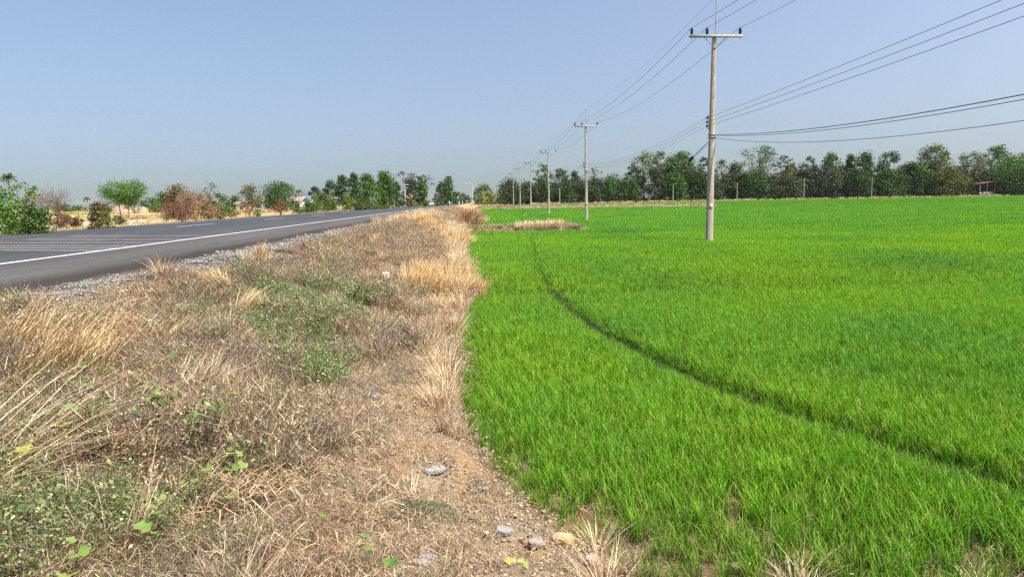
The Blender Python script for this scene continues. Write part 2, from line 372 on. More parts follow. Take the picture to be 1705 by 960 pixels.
M_bar = plain('worn_road_paint', (.19, .186, .178), .8, .2, 4, spots=(9, (.07, .07, .07)))
M_lineo = plain('worn_orange_paint', (.19, .125, .09), .8, .25, 2, spots=(8, (.06, .06, .06)))
def paint(name, x0, x1, y0, y1, material=M_line, n=None):
    n = n or max(2, int((y1 - y0) / 3) + 2)
    o = sheet(name, x0, x1, y0, y1, lambda x, y: roadz(x) + .004, material, kind=None, n=n, nxs=3, parent=road)
    return o
paint('edge_line', -8.19, -8.05, -20, 1500, n=200)
paint('edge_line', -17.42, -17.28, -20, 1500, n=200)
paint('centre_line', -12.87, -12.75, -10, 23.5, M_lineo, 20)
yv = 29.5
while yv < 300: paint('centre_dash', -12.86, -12.74, yv, yv + 4.2, n=3); yv += 12.0
# speed bars painted across the near lane
bars = [((353, 392.4), (151, 392.4)), ((308, 398.2), (90, 398.2)), ((270, 403.4), (40, 403.2)), ((232, 408.8), (-40, 408.6)), ((200, 412.6), (-90, 412.4)), ((172, 416.6), (-160, 416.4))]
for (a, b) in bars:
    A = onz(*a, 1.49); B = onz(*b, 1.55); A.x = max(A.x, -8.2); B.x = -12.7
    for r_ in range(1):
        V = []; 
        for q in np.linspace(0, 1, 6):
            xx = A.x + (B.x - A.x) * q; y0 = A.y + (B.y - A.y) * q
            for dy in (-.11, .11): V.append((xx, y0 + dy, roadz(xx) + .004))
        i = np.arange(5) * 2
        obj('speed_bar', mesh('speed_bar', V, np.stack([i, i + 2, i + 3, i + 1], -1), None, M_bar), road)

# ------------------------------------------------------------------ scatter machinery
def scatter(name, P, idx, rot, scl, protos, label=None):
    """points -> instances of unlinked prototype meshes (uncountable ground cover)"""
    me = bpy.data.meshes.new(name); P = np.asarray(P, np.float32); n = len(P)
    me.vertices.add(n); me.vertices.foreach_set('co', P.ravel())
    a = me.attributes.new('idx', 'INT', 'POINT'); a.data.foreach_set('value', np.asarray(idx, np.int32))
    a = me.attributes.new('rot', 'FLOAT_VECTOR', 'POINT'); a.data.foreach_set('vector', np.asarray(rot, np.float32).ravel())
    a = me.attributes.new('scl', 'FLOAT', 'POINT'); a.data.foreach_set('value', np.asarray(scl, np.float32))
    o = obj(name, me); tag(o, label, kind='stuff')
    ng = bpy.data.node_groups.new(name + '_nodes', 'GeometryNodeTree')
    ng.interface.new_socket('Geometry', in_out='INPUT', socket_type='NodeSocketGeometry'); ng.interface.new_socket('Geometry', in_out='OUTPUT', socket_type='NodeSocketGeometry')
    gi = ng.nodes.new('NodeGroupInput'); go = ng.nodes.new('NodeGroupOutput'); ip = ng.nodes.new('GeometryNodeInstanceOnPoints')
    ci = ng.nodes.new('GeometryNodeCollectionInfo'); ci.inputs['Collection'].default_value = protos
    ci.inputs['Separate Children'].default_value = True; ci.inputs['Reset Children'].default_value = True
    def na(nm, ty):
        q = ng.nodes.new('GeometryNodeInputNamedAttribute'); q.data_type = ty; q.inputs['Name'].default_value = nm
        return [s for s in q.outputs if s.name == 'Attribute' and s.enabled][0]
    e = ng.nodes.new('FunctionNodeEulerToRotation')
    L = ng.links.new
    L(gi.outputs[0], ip.inputs['Points']); L(ci.outputs[0], ip.inputs['Instance']); ip.inputs['Pick Instance'].default_value = True
    L(na('idx', 'INT'), ip.inputs['Instance Index']); L(na('rot', 'FLOAT_VECTOR'), e.inputs[0]); L(e.outputs[0], ip.inputs['Rotation'])
    L(na('scl', 'FLOAT'), ip.inputs['Scale']); L(ip.outputs[0], go.inputs[0])
    md = o.modifiers.new('scatter', 'NODES'); md.node_group = ng
    return o
def coll(name): return bpy.data.collections.new(name)
def zrot(n, tilt=0): return np.stack([(rng.random(n) - .5) * tilt, (rng.random(n) - .5) * tilt, rng.random(n) * 6.283], -1)
def disc(n, r, p=.5):
    a = rng.random(n) * 6.283; q = r * rng.random(n) ** p; return np.stack([np.cos(a) * q, np.sin(a) * q, 0 * a], -1)

# ------------------------------------------------------------------ rice
G_LO, G_HI = np.array([(.015, .06, .004), (.02, .075, .004), (.015, .05, .006)]), np.array([(.16, .40, .014), (.20, .43, .014), (.11, .33, .018), (.36, .54, .07)])  # dark feet, pale tips: shade between plants and highlights put into blade colour
def rice_proto(cl, nb, rad, h, wd, segs, k, yellow=0.0, dim=(1, 1, 1)):
    for q in range(k):
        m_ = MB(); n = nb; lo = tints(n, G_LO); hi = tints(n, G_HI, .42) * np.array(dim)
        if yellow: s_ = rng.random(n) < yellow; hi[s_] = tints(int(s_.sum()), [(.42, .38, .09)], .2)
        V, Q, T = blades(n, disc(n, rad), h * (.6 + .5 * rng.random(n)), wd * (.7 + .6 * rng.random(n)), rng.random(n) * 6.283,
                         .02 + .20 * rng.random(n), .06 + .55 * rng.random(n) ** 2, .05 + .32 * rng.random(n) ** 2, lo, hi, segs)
        m_.add(V, Q, T); m_.build('rice_%02d' % len(cl.objects), M_rice, coll=cl)
TRK = [tuple(onz(px, py, .2).xy) for px, py in [(886, 385), (888, 400), (899, 445), (917, 473), (938, 495), (1003, 543), (1103, 590), (1203, 633), (1333, 676), (1453, 711), (1583, 754), (1723, 796), (1900, 848)]]
def jgrid(x0, x1, y0, y1, dens):
    n = int((x1 - x0) * (y1 - y0) * dens); return x0 + rng.random(n) * (x1 - x0), y0 + rng.random(n) * (y1 - y0)
POLES = [(12.3, 34.6), (12.55, 75.1), (12.8, 115.6), (13.05, 156.1), (13.3, 196.6), (13.5, 234), (13.7, 270), (13.9, 306), (14.1, 342), (14.3, 380), (14.5, 420)]
def ricefilter(x, y, dens_edge=True):
    d = -toedist(x, y); k = (d > .03) & (x < 1.02 * y + 4) & (x > -3)
    k &= segdist(x, y, BUND1) > 1.1
    k &= ~((segdist(x, y, BUND2) < 3.0)) & ~((x < 60) & (y > 160))
    e = np.clip(.12 + d * .75, 0, 1); sp = smooth(.25, .5, vn(x, y, .35, 9))
    near = smooth(6.2, 4.2, y); keep = rng.random(len(x)) < 1 - .72 * near * (1 - np.clip(e * (.12 + .7 * sp), 0, 1)) * (.35 + .65 * smooth(2.4, .5, d))
    k &= keep
    tk = segdist(x, y, TRK)
    gw = np.interp(y, [4, 8, 14, 22, 40], [.15, .13, .115, .09, .07])
    k &= ~((tk < gw) & (y < 60) & (rng.random(len(x)) < .72))
    return k, d, tk
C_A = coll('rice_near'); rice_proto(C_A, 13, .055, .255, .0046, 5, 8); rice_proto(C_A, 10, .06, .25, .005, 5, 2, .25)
PA = []; SA = []
for (y0, y1, dens) in ((2.6, 8, 300), (8, 16, 260), (16, 45, 100)):
    x, y = jgrid(-2, 1.02 * y1 + 4, y0, y1, dens); k, d, tk = ricefilter(x, y); x, y, d, tk = x[k], y[k], d[k], tk[k]
    s = (.82 + .35 * rng.random(len(x))) * (.62 + .38 * smooth(0, .6, d)) * (.5 + .5 * smooth(.06, .36, tk) + .5 * smooth(9, 24, y) * smooth(.36, .06, tk)) * (.86 + .3 * vn(x, y, 2.2, 8))
    s *= 1.0 if y1 < 20 else 1.12
    PA.append(np.stack([x, y, H(x, y)], -1)); SA.append(s)
P = np.vstack(PA); s = np.concatenate(SA)
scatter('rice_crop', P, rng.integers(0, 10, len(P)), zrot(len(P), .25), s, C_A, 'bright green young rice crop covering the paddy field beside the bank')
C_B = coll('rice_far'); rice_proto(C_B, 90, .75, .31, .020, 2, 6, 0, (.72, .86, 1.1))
PA = []
for (y0, y1, dens) in ((43, 80, 5.5), (80, 150, 2.6), (150, 238, 1.3)):
    x, y = jgrid(-2, 1.02 * y1 + 4, y0, y1, dens); k, d, tk = ricefilter(x, y); x, y = x[k], y[k]
    if y0 < 50: k = rng.random(len(x)) < smooth(42, 48, y); x, y = x[k], y[k]
    PA.append(np.stack([x, y, H(x, y)], -1))
P = np.vstack(PA)
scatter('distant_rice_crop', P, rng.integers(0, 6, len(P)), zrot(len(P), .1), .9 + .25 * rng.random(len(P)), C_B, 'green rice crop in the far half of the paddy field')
print('rice', len(P), len(s))

# ------------------------------------------------------------------ bank ground cover
TAN = [(.42, .31, .18), (.30, .205, .115), (.58, .46, .29), (.16, .105, .065), (.10, .072, .052), (.36, .28, .18)]
BRN = [(.09, .062, .045), (.16, .115, .08), (.06, .04, .032), (.26, .20, .14), (.11, .08, .065), (.45, .37, .26)]  # BRN and PINK: darkest and palest tones imitate shadows and highlights in the herbs
PINK = [(.34, .275, .19), (.25, .197, .138), (.105, .08, .06), (.46, .38, .27), (.165, .124, .09)]
GOLD = [(.57, .44, .21), (.49, .36, .15), (.65, .54, .31), (.39, .28, .13), (.27, .19, .10)]
PALE = [(.70, .58, .40), (.62, .50, .34), (.76, .66, .48)]
GRN = [(.09, .17, .035), (.13, .22, .045), (.06, .12, .03), (.18, .24, .06)]
def litter_proto(cl, cols, n=90, r=.26, L=.13, hgt=.05, k=5):
    for q in range(k):
        m_ = MB(); b = disc(n, r); b[:, 2] = rng.random(n) ** 2 * hgt
        V, Q, T = blades(n, b, L * (.4 + rng.random(n)), .0045 * (.6 + .9 * rng.random(n)), rng.random(n) * 6.283, .9 + .3 * rng.random(n), .3 * (rng.random(n) - .5), .8 + .6 * rng.random(n), tints(n, cols, .25), None, 2, tw=1.5)
        m_.add(V, Q, T); m_.build('litter_%02d' % len(cl.objects), M_straw, coll=cl)
def herb_proto(cl, cols, seedcol, nst=34, r=.16, h=.3, nseed=55, k=5, seed=.0085, leafcol=None, nleaf=0):
    for q in range(k):
        m_ = MB(); tips = []
        b = disc(nst, r * .6); az = np.arctan2(b[:, 1], b[:, 0]) + (rng.random(nst) - .5) * 1.6
        hh = h * (.45 + .6 * rng.random(nst)); ln = .25 + .7 * rng.random(nst)
        V, Q, T = blades(nst, b, hh, .0045, az, ln, .2 * rng.random(nst), .15, tints(nst, cols, .2), None, 3, tw=1.5); m_.add(V, Q, T)
        # side twigs
        n2 = nst * 6; w_ = rng.integers(0, nst, n2); tt = .3 + .7 * rng.random(n2)
        bb = b[w_] + np.stack([np.cos(az[w_]) * ln[w_] * hh[w_] * tt, np.sin(az[w_]) * ln[w_] * hh[w_] * tt, hh[w_] * tt * np.cos(np.clip(ln[w_], 0, 1.5)) ** .5 * .93], -1)
        l2 = h * (.12 + .22 * rng.random(n2)); a2 = rng.random(n2) * 6.283; le = .5 + .6 * rng.random(n2)
        V, Q, T = blades(n2, bb, l2, .003, a2, le, 0, 0, tints(n2, cols, .25), None, 2, tw=1.5); m_.add(V, Q, T)
        tipp = bb + np.stack([np.cos(a2) * le * l2, np.sin(a2) * le * l2, l2 * np.cos(le) ** .5], -1)
        if nseed:
            s_ = tipp[rng.integers(0, n2, nseed)] + rng.normal(size=(nseed, 3)) * .006
            V, Q, T = leaves(s_, seed, tints(nseed, seedcol, .2), asp=.9); m_.add(V, Q, T)
            V, Q, T = leaves(s_, seed, tints(nseed, seedcol, .2), asp=.9); m_.add(V, Q, T)
        if nleaf:
            s_ = tipp[rng.integers(0, n2, nleaf)] * np.array((1, 1, .9)) + rng.normal(size=(nleaf, 3)) * .02; s_[:, 2] = np.abs(s_[:, 2])
            V, Q, T = leaves(s_, .028, tints(nleaf, leafcol, .3), asp=.55); m_.add(V, Q, T)
        m_.build('herb_%02d' % len(cl.objects), M_straw if not nleaf else M_weed, coll=cl)
def tuft_mesh(name, n, r, h, wd, cols, lean=(.1, .7), bend=.5, droop=.25, azc=None, azs=3.14, segs=5, material=None, seeds=0, tipc=None, hp=.55):
    b = disc(n, r, .6); az = rng.random(n) * 6.283 if azc is None else azc + (rng.random(n) - .5) * 2 * azs
    if azc is None: az = np.where(rng.random(n) < .7, np.arctan2(b[:, 1], b[:, 0]) + rng.normal(size=n) * .5, az)
    m_ = MB(); hh = h * (hp + (1 - hp) * 1.1 * rng.random(n)); ln = lean[0] + (lean[1] - lean[0]) * rng.random(n); bd = bend * rng.random(n) ** 1.5; dr = droop * rng.random(n)
    V, Q, T = blades(n, b, hh, wd * (.6 + .8 * rng.random(n)), az, ln, bd, dr, tints(n, cols, .2), tipc, segs, tw=1.0); m_.add(V, Q, T)
    if seeds:
        k_ = rng.choice(n, seeds, False); rep = 7; kk = np.repeat(k_, rep); tt = .78 + .22 * rng.random(len(kk))
        hor = (ln[kk] * tt + bd[kk] * tt * tt) * hh[kk]; ver = (tt - dr[kk] * tt ** 2.5) * hh[kk] * np.cos(np.clip(ln[kk], 0, 1.5)) ** .5
        c_ = b[kk] + np.stack([np.cos(az[kk]) * hor, np.sin(az[kk]) * hor, ver], -1)
        V, Q, T = leaves(c_, wd * 3.2, tints(len(kk), PALE, .15), asp=.35, up=1.5); m_.add(V, Q, T)
    return mesh(name, np.vstack(m_.V), np.vstack(m_.Q), np.vstack(m_.T), material or M_straw)

C_L = coll('litter'); litter_proto(C_L, TAN + BRN[:2], k=4); litter_proto(C_L, PINK + BRN, k=4); litter_proto(C_L, GOLD + TAN, k=3, L=.2)
C_H = coll('dead_herbs')
herb_proto(C_H, BRN + PINK, PINK + [(.46, .37, .29)], k=6)                              # 0-5 brown
herb_proto(C_H, BRN + [(.16, .17, .08)], [(.42, .33, .21), (.34, .27, .17)], k=3, leafcol=GRN, nleaf=120, seed=.012, nseed=30)   # 6-8 green with seed heads
herb_proto(C_H, PINK + TAN, TAN[:3], k=3, h=.24, nst=34, nseed=40)                       # 9-11 pale
herb_proto(C_H, [(.13, .14, .06)], GRN, k=3, h=.2, nst=30, nseed=0, leafcol=GRN + [(.07, .13, .06)], nleaf=260)   # 12-14 green
C_T = coll('dry_tufts')
for q in range(4): obj('tuft_%02d' % q, tuft_mesh('tuft', 130, .12, .42, .005, TAN + PALE[:1], (.1, .8), .5, .3), coll=C_T)
for q in range(4): obj('tuft_%02d' % (4 + q), tuft_mesh('tuft', 150, .14, .60, .0055, GOLD + PALE, (.05, .55), .6, .35, seeds=40), coll=C_T)
for q in range(3): obj('tuft_%02d' % (8 + q), tuft_mesh('tuft', 90, .10, .34, .004, BRN + TAN[:2], (.2, 1.0), .5, .4), coll=C_T)

VSPOT = [(150, 630, .3), (240, 630, .3), (75, 715, .25), (498, 675, .2), (350, 790, .28), (255, 870, .2), (125, 930, .2), (612, 910, .15), (535, 862, .1), (724, 789, .16), (840, 893, .16), (708, 945, .2), (642, 465, .25), (892, 915, .15), (937, 910, .2), (626, 666, .14), (690, 862, .22), (735, 940, .2), (487, 425, .5), (160, 527, .15), (357, 511, .15)]
def near(x, y, px, py, r, aspect=1.0):
    p_ = hit(px, py); return np.exp(-(((x - p_.x) / r) ** 2 + ((y - p_.y) / (r * aspect)) ** 2))
def bankpts(y0, y1, dens, xmax=None):
    x, y = jgrid(-5.3, 4.5, y0, y1, dens); d = toedist(x, y); k = (d > .02) & (x > GR(y) - .02) & (y > 1.3)
    return x[k], y[k], d[k]
# bare crumbly dirt slope near the field edge
def bare(x, y, d):
    b_ = smooth(1.5, .8, d + (vn(x, y, .5, 40) - .5) * .9) * smooth(8.6, 6.6, y)
    return b_
greenA = [(505, 525, .8, 2.6), (450, 500, .6, 2.0), (570, 515, .5, 2.0), (480, 560, .5, 1.4)]
greenB = [(520, 610, .38, 1.5), (480, 590, .3, 1.2), (120, 850, .5, .8), (40, 900, .5, .8), (330, 790, .28, 1), (200, 900, .35, .8), (20, 670, .35, 1)]
PA, IA, SA = [], [], []
for (y0, y1, dens) in ((1.3, 7, 40), (7, 14, 26), (14, 40, 9), (40, 120, 2)):
    x, y, d = bankpts(y0, y1, dens); keep = rng.random(len(x)) < 1 - .2 * bare(x, y, d); x, y, d = x[keep], y[keep], d[keep]
    z = H(x, y); t_ = vn(x, y, .7, 4) + (rng.random(len(x)) - .5) * .3
    idx = np.where(t_ < .5, rng.integers(0, 4, len(x)), rng.integers(4, 8, len(x))); idx = np.where(rng.random(len(x)) < .05, rng.integers(8, 11, len(x)), idx)
    idx = np.where(bare(x, y, d) > .4, rng.integers(0, 4, len(x)), idx)
    PA.append(np.stack([x, y, z + .004], -1)); IA.append(idx); SA.append((.75 + .6 * rng.random(len(x))) * (1 if y1 < 15 else 1.5) * (1 - .45 * bare(x, y, d)))
x, y = jgrid(-.5, 5.5, 2.4, 7.5, 34); d = -toedist(x, y); k = (d > -.1) & (rng.random(len(x)) < smooth(1.6, .2, d) * .9 * (vn(x, y, .3, 50) > .3)); x, y = x[k], y[k]
PA.append(np.stack([x, y, H(x, y) + .003], -1)); IA.append(rng.integers(0, 4, len(x))); SA.append(.4 + .35 * rng.random(len(x)))
P = np.vstack(PA); scatter('straw_litter', P, np.concatenate(IA), zrot(len(P), .35), np.concatenate(SA), C_L, 'dead straw and leaf litter lying over the roadside bank')
PA, IA, SA = [], [], []
for (y0, y1, dens) in ((1.3, 7, 62), (7, 14, 46), (14, 40, 20), (40, 130, 5)):
    x, y, d = bankpts(y0, y1, dens); br = bare(x, y, d)
    dn = smooth(.25, .55, vn(x, y, .9, 6)) * .8 + .25
    gA = sum(near(x, y, *g_) for g_ in greenA); gB = sum(near(x, y, *g_) for g_ in greenB)
    gold = sum(near(x, y, *g_) for g_ in [(740, 455, .55, 2.5), (760, 385, .45, 8)])
    ed = smooth(-4.9, -4.2, x) * smooth(0, .3, d)
    clr = np.clip(sum(near(x, y, q[0], q[1], q[2]) for q in VSPOT), 0, 1)
    dn = dn * .8
    pk = np.clip((dn * (1 - .97 * br) + gA + gB) * (1 - .95 * clr) * (1 - .85 * np.clip(gold, 0, 1)) * np.where(y < 9, smooth(.2, .9, d), 1), 0, 1) * (.35 + .65 * ed)
    keep = rng.random(len(x)) < pk; x, y, gA, gB, d = x[keep], y[keep], gA[keep], gB[keep], d[keep]; r_ = rng.random(len(x)); n = len(x)
    idx = np.where(vn(x, y, .6, 11) + .3 * (r_ - .5) < .64, rng.integers(0, 6, n), rng.integers(9, 12, n))
    idx = np.where(r_ < gB, rng.integers(6, 9, n), idx); idx = np.where(r_ < gA * 1.05, np.where(rng.random(n) < .65, rng.integers(12, 15, n), rng.integers(6, 9, n)), idx)
    idx = np.where((rng.random(n) < .05), rng.integers(6, 9, n), idx)
    mnd = np.clip(sum(near(x, y, *q) for q in [(430, 650, .42, 1.2), (250, 745, .45, 1), (400, 735, .35, 1), (620, 570, .45, 2), (690, 590, .3, 2), (520, 740, .3, 1), (560, 450, .6, 3), (640, 400, .7, 4), (620, 500, .4, 2)]), 0, 1)
    PA.append(np.stack([x, y, H(x, y) - .01], -1)); IA.append(idx); SA.append((.5 + .65 * rng.random(n)) * (.45 + .75 * vn(x, y, .5, 13) ** 1.3 + .7 * mnd) * (1.0 if y1 < 15 else 1.25))
P = np.vstack(PA); scatter('dead_weeds', P, np.concatenate(IA), zrot(len(P), .5), np.concatenate(SA), C_H, 'tangle of dead brown weeds and green weeds covering the roadside bank')
PA, IA, SA, RA = [], [], [], []
for (y0, y1, dens) in ((1.3, 7, 9), (7, 14, 8), (14, 45, 5), (45, 160, 2.4)):
    x, y, d = bankpts(y0, y1, dens); br = bare(x, y, d)
    strip = smooth(.6, .1, np.abs(d - .3)) * smooth(5.6, 7, y)
    gold = sum(near(x, y, *g_) for g_ in [(760, 385, .7, 9), (700, 360, 1.2, 12)]) * .9
    pk = np.clip((.35 * smooth(.4, .7, vn(x, y, 1.3, 21)) + 0 * strip + gold + .2) * (1 - .7 * br) * (.4 if y1 < 10 else 1) + .9 * strip, 0, 1); keep = rng.random(len(x)) < pk
    x, y, d, strip, gold = x[keep], y[keep], d[keep], strip[keep], gold[keep]; n = len(x); r_ = rng.random(n)
    idx = np.where(r_ < .55, rng.integers(0, 4, n), rng.integers(8, 11, n)); idx = np.where(rng.random(n) < np.clip(gold + .65 * strip, 0, .95), rng.integers(4, 8, n), idx)
    PA.append(np.stack([x, y, H(x, y)], -1)); IA.append(idx); SA.append((.45 + .5 * rng.random(n)) * (1 + .35 * (y > 14)))
# bund grass
x, y = jgrid(-1.2, 8.6, 48.3, 52, 14); sdz = segdist(x, y, BUND1); keep = sdz < 1.05; x, y = x[keep], y[keep]; n = len(x)
PA.append(np.stack([x, y, H(x, y)], -1)); IA.append(np.where(rng.random(n) < .5, rng.integers(0, 4, n), rng.integers(8, 11, n))); SA.append(.9 + .5 * rng.random(n))
x, y = jgrid(0, 58, 150, 172, 3.2); sdz = segdist(x, y, BUND2); keep = (sdz < 2.9); x, y = x[keep], y[keep]; n = len(x)
PA.append(np.stack([x, y, H(x, y)], -1)); IA.append(np.where(rng.random(n) < .4, rng.integers(0, 4, n), rng.integers(8, 11, n))); SA.append(.8 + .6 * rng.random(n))
# dry strip at the far field edge on the right
x, y = jgrid(20, 260, 236, 246, .6); n = len(x); PA.append(np.stack([x, y, H(x, y)], -1)); IA.append(rng.integers(0, 8, n)); SA.append(1.2 + .8 * rng.random(n))
P = np.vstack(PA); scatter('dry_grass', P, np.concatenate(IA), zrot(len(P), .2), np.concatenate(SA), C_T, 'short dry grass on the bank and the field bunds')
# left verge grass
C_V = coll('verge_tufts')
for q in range(4): obj('verge_%02d' % q, tuft_mesh('vtuft', 60, .25, .45, .018, GOLD + [(.5, .46, .16), (.6, .5, .3)], (.05, .5), .4, .25, segs=3), coll=C_V)
for q in range(3): obj('verge_%02d' % (4 + q), tuft_mesh('vtuft', 70, .3, .32, .018, BRN + TAN, (.2, .9), .4, .3, segs=3), coll=C_V)
for q in range(2): obj('verge_%02d' % (7 + q), tuft_mesh('vtuft', 70, .3, .3, .018, [(.2, .24, .05), (.32, .3, .08)], (.1, .6), .4, .3, segs=3), coll=C_V)
PA, IA, SA = [], [], []
for (xa, xb, y0, y1, dens, sc_) in ((-21.5, -18.5, 18, 120, 5, .75), (-44, -21, 25, 130, .9, 1.0), (-24, -18.5, 120, 330, 1.6, 1.3), (-130, -49, 40, 240, .35, .8)):
    x, y = jgrid(xa, xb, y0, y1, dens); keep = (x > -1.0 * y - 6) & (rng.random(len(x)) < .3 + smooth(.3, .6, vn(x, y, 4, 3))); x, y = x[keep], y[keep]; n = len(x); t_ = vn(x, y, 3.5, 17)
    idx = np.where(t_ < .52, rng.integers(0, 4, n), rng.integers(4, 7, n)); idx = np.where(rng.random(n) < (.12 if xa > -50 else .75), rng.integers(7, 9, n), idx)
    PA.append(np.stack([x, y, H(x, y)], -1)); IA.append(idx); SA.append(sc_ * (.5 + .6 * rng.random(n)))
P = np.vstack(PA); scatter('verge_grass', P, np.concatenate(IA), zrot(len(P), .2), np.concatenate(SA), C_V, 'dry golden and brown grass on the far side of the road')

# gravel shoulder, stones and clods
def stone_mesh(name, sx_, sy_, sz_, tint=(1, 1, 1), material=None, cuts=2, jag=.18):
    import bmesh
    bm = bmesh.new(); bmesh.ops.create_icosphere(bm, subdivisions=cuts, radius=.5)
    for v in bm.verts:
        n_ = v.co.normalized(); q = max(abs(n_.x), abs(n_.y), abs(n_.z), abs(n_.x * .6 + n_.y * .85)); v.co = v.co * (.35 + .65 / q * .62)
        v.co *= 1 + (random.random() - .5) * jag; v.co.z = max(-.3, min(.3, v.co.z)) * 1.5; v.co.x += .25 * v.co.y; v.co.x *= sx_; v.co.y *= sy_; v.co.z *= sz_
    me = bpy.data.meshes.new(name); bm.to_mesh(me); bm.free()
    a = me.color_attributes.new('tint', 'FLOAT_COLOR', 'POINT')
    for d_ in a.data: d_.color = (*tint, 1)
    me.materials.append(material or M_stone); return me
C_G = coll('gravel')
for q in range(5):
    m_ = MB()
    for j in range(60):
        g_ = .45 + .85 * random.random(); s_ = .009 + .014 * random.random() ** 2; b_ = disc(1, .2)[0]
        v = rng.normal(size=(8, 3)) * .12 + np.array([(x, y, z) for x in (-.5, .5) for y in (-.5, .5) for z in (-.5, .5)]); v *= s_ * np.array((1.3, 1, .8)); a_ = random.random() * 6.3
        v = v @ np.array([[math.cos(a_), math.sin(a_), 0], [-math.sin(a_), math.cos(a_), 0], [0, 0, 1]]) + b_ + (0, 0, .006)
        m_.add(v, [(0, 1, 3, 2), (4, 6, 7, 5), (0, 4, 5, 1), (2, 3, 7, 6), (0, 2, 6, 4), (1, 5, 7, 3)], (g_, g_ * .99, g_ * (.93 + .1 * random.random())))
    m_.build('gravel_%02d' % q, M_stone, coll=C_G)
PA, SA = [], []
for (y0, y1, dens) in ((4, 14, 60), (14, 35, 34), (35, 90, 8)):
    x, y = jgrid(-5.75, -2.8, y0, y1, dens); g_ = GR(y) + .18 + .9 * (vn(x, y, 1.5, 30) - .5); k = (x < g_) & (x > -5.45) & (rng.random(len(x)) < .25 + .75 * smooth(-5.42, -5.15, x + (vn(x, y, .4, 31) - .5) * .3)); x, y = x[k], y[k]
    PA.append(np.stack([x, y, H(x, y)], -1)); SA.append((.8 + .6 * rng.random(len(x))) * (1 if y1 < 15 else 1.4))
x, y, d = bankpts(2.5, 8, 20); k = rng.random(len(x)) < bare(x, y, d) * .25 + .01; PA.append(np.stack([x[k], y[k], H(x[k], y[k])], -1)); SA.append(.35 + .4 * rng.random(k.sum()))
P = np.vstack(PA); scatter('gravel', P, rng.integers(0, 5, len(P)), zrot(len(P), .2), np.concatenate(SA), C_G, 'loose pale grey gravel between the asphalt edge and the grass')

# ------------------------------------------------------------------ single grass tufts, vines, stones on the bank
TG = 'clumps of dry grass on the roadside bank'
def tuft(px, py, n, r, h, cols, label, name='grass_tuft', **kw):
    p_ = hit(px, py); me = tuft_mesh(name, n, r, h, kw.pop('wd', .005), cols, **kw)
    o = obj(name, me, loc=(p_.x, p_.y, p_.z - .01)); return tag(o, label, 'grass tuft', TG)
tuft(95, 625, 420, .34, .62, GOLD, 'big golden grass clump at the left edge below the gravel', lean=(.3, 1.0), bend=.5, droop=.3, azc=.35, azs=1.3, seeds=50, wd=.0055)
tuft(15, 590, 300, .3, .6, GOLD, 'golden grass clump cut off by the left picture edge, above the pale straws', lean=(.3, 1.0), bend=.5, droop=.3, azc=.35, azs=1.2, seeds=30, wd=.0055)
tuft(-60, 830, 70, .22, .95, PALE + GOLD, 'long pale straws lying flat in from the left picture edge', lean=(.9, 1.35), bend=.3, droop=.5, azc=.12, azs=.6, seeds=10, wd=.004)
tuft(-20, 770, 60, .24, .85, PALE, 'pale straws slanting down to the right at the left picture edge', lean=(.7, 1.3), bend=.4, droop=.5, azc=.4, azs=.8, seeds=10, wd=.004)
tuft(218, 928, 16, .05, .62, PALE + [(.5, .36, .22)], 'few tall thin straws standing in the green weeds at bottom left', lean=(.05, .55), bend=.25, droop=.1, azc=.2, azs=.9, seeds=6, wd=.006, hp=.7)
tuft(434, 441, 170, .1, .50, GOLD + [(.5, .34, .16)], 'upright golden grass tuft standing in front of the gravel', lean=(0, .35), bend=.3, droop=.1, wd=.008)
tuft(412, 440, 90, .09, .28, PALE, 'small pale tuft leaning left beside the upright golden tuft', lean=(.2, .8), wd=.008)
tuft(543, 428, 300, .28, .34, [(.66, .48, .16), (.6, .44, .18), (.55, .4, .2)], 'low yellow grass clump on the gravel right of the bark strip', lean=(.1, .8), wd=.008)
tuft(365, 478, 240, .18, .42, GOLD, 'yellow grass clump leaning left in front of the gravel shoulder', lean=(.3, .9), azc=2.9, azs=1.1, wd=.006)
tuft(402, 518, 170, .12, .42, PALE + GOLD, 'pale fan of grass leaning right above the green weed patch', lean=(.3, .9), azc=.6, azs=.6, wd=.0055)
for i, (px, py, lb) in enumerate([(690, 482, 'leftmost clump of the wide pale golden grass patch by the rice'), (722, 488, 'second clump from the left in the wide golden patch'),
                                 (752, 490, 'middle right clump of the wide golden grass patch'), (785, 492, 'rightmost clump of the wide golden patch, hanging over the rice'),
                                 (765, 470, 'rear right clump of the wide golden grass patch'), (725, 466, 'rear middle clump of the wide golden grass patch'), (695, 466, 'rear left clump of the wide golden grass patch')]):
    tuft(px, py, 620, .38, .62, [(.62, .46, .22), (.70, .55, .30), (.54, .38, .17), (.40, .27, .13)], lb, lean=(.05, .6), bend=.6, droop=.3, azc=.1, azs=2.2, wd=.008, segs=4)
for (px, py, lb) in [(700, 372, 'golden clump nearest the road in the long golden strip'), (715, 382, 'golden clump next to the road end of the long strip'), (730, 392, 'clump in the upper middle of the long golden strip'),
                     (745, 402, 'clump in the lower middle of the long golden strip'), (760, 410, 'clump near the field end of the long golden strip'), (776, 408, 'last clump of the long golden strip, touching the rice'), (770, 395, 'clump behind the field end of the long golden strip')]:
    tuft(px, py, 420, .5, .75, [(.62, .46, .21), (.70, .55, .30), (.54, .38, .16), (.42, .28, .13)], lb, lean=(.05, .6), bend=.6, droop=.3, azc=.1, azs=2.2, wd=.016, segs=4)
tuft(805, 372, 420, .55, 1.05, PALE + GOLD[:1], 'pale upright grass clump beside the dead red-brown shrub', lean=(0, .35), wd=.02)
tuft(995, 925, 110, .07, .26, PALE + TAN, 'small pale dry tuft at the rice edge near the bottom', lean=(.05, .8), bend=.6, droop=.2, wd=.004)
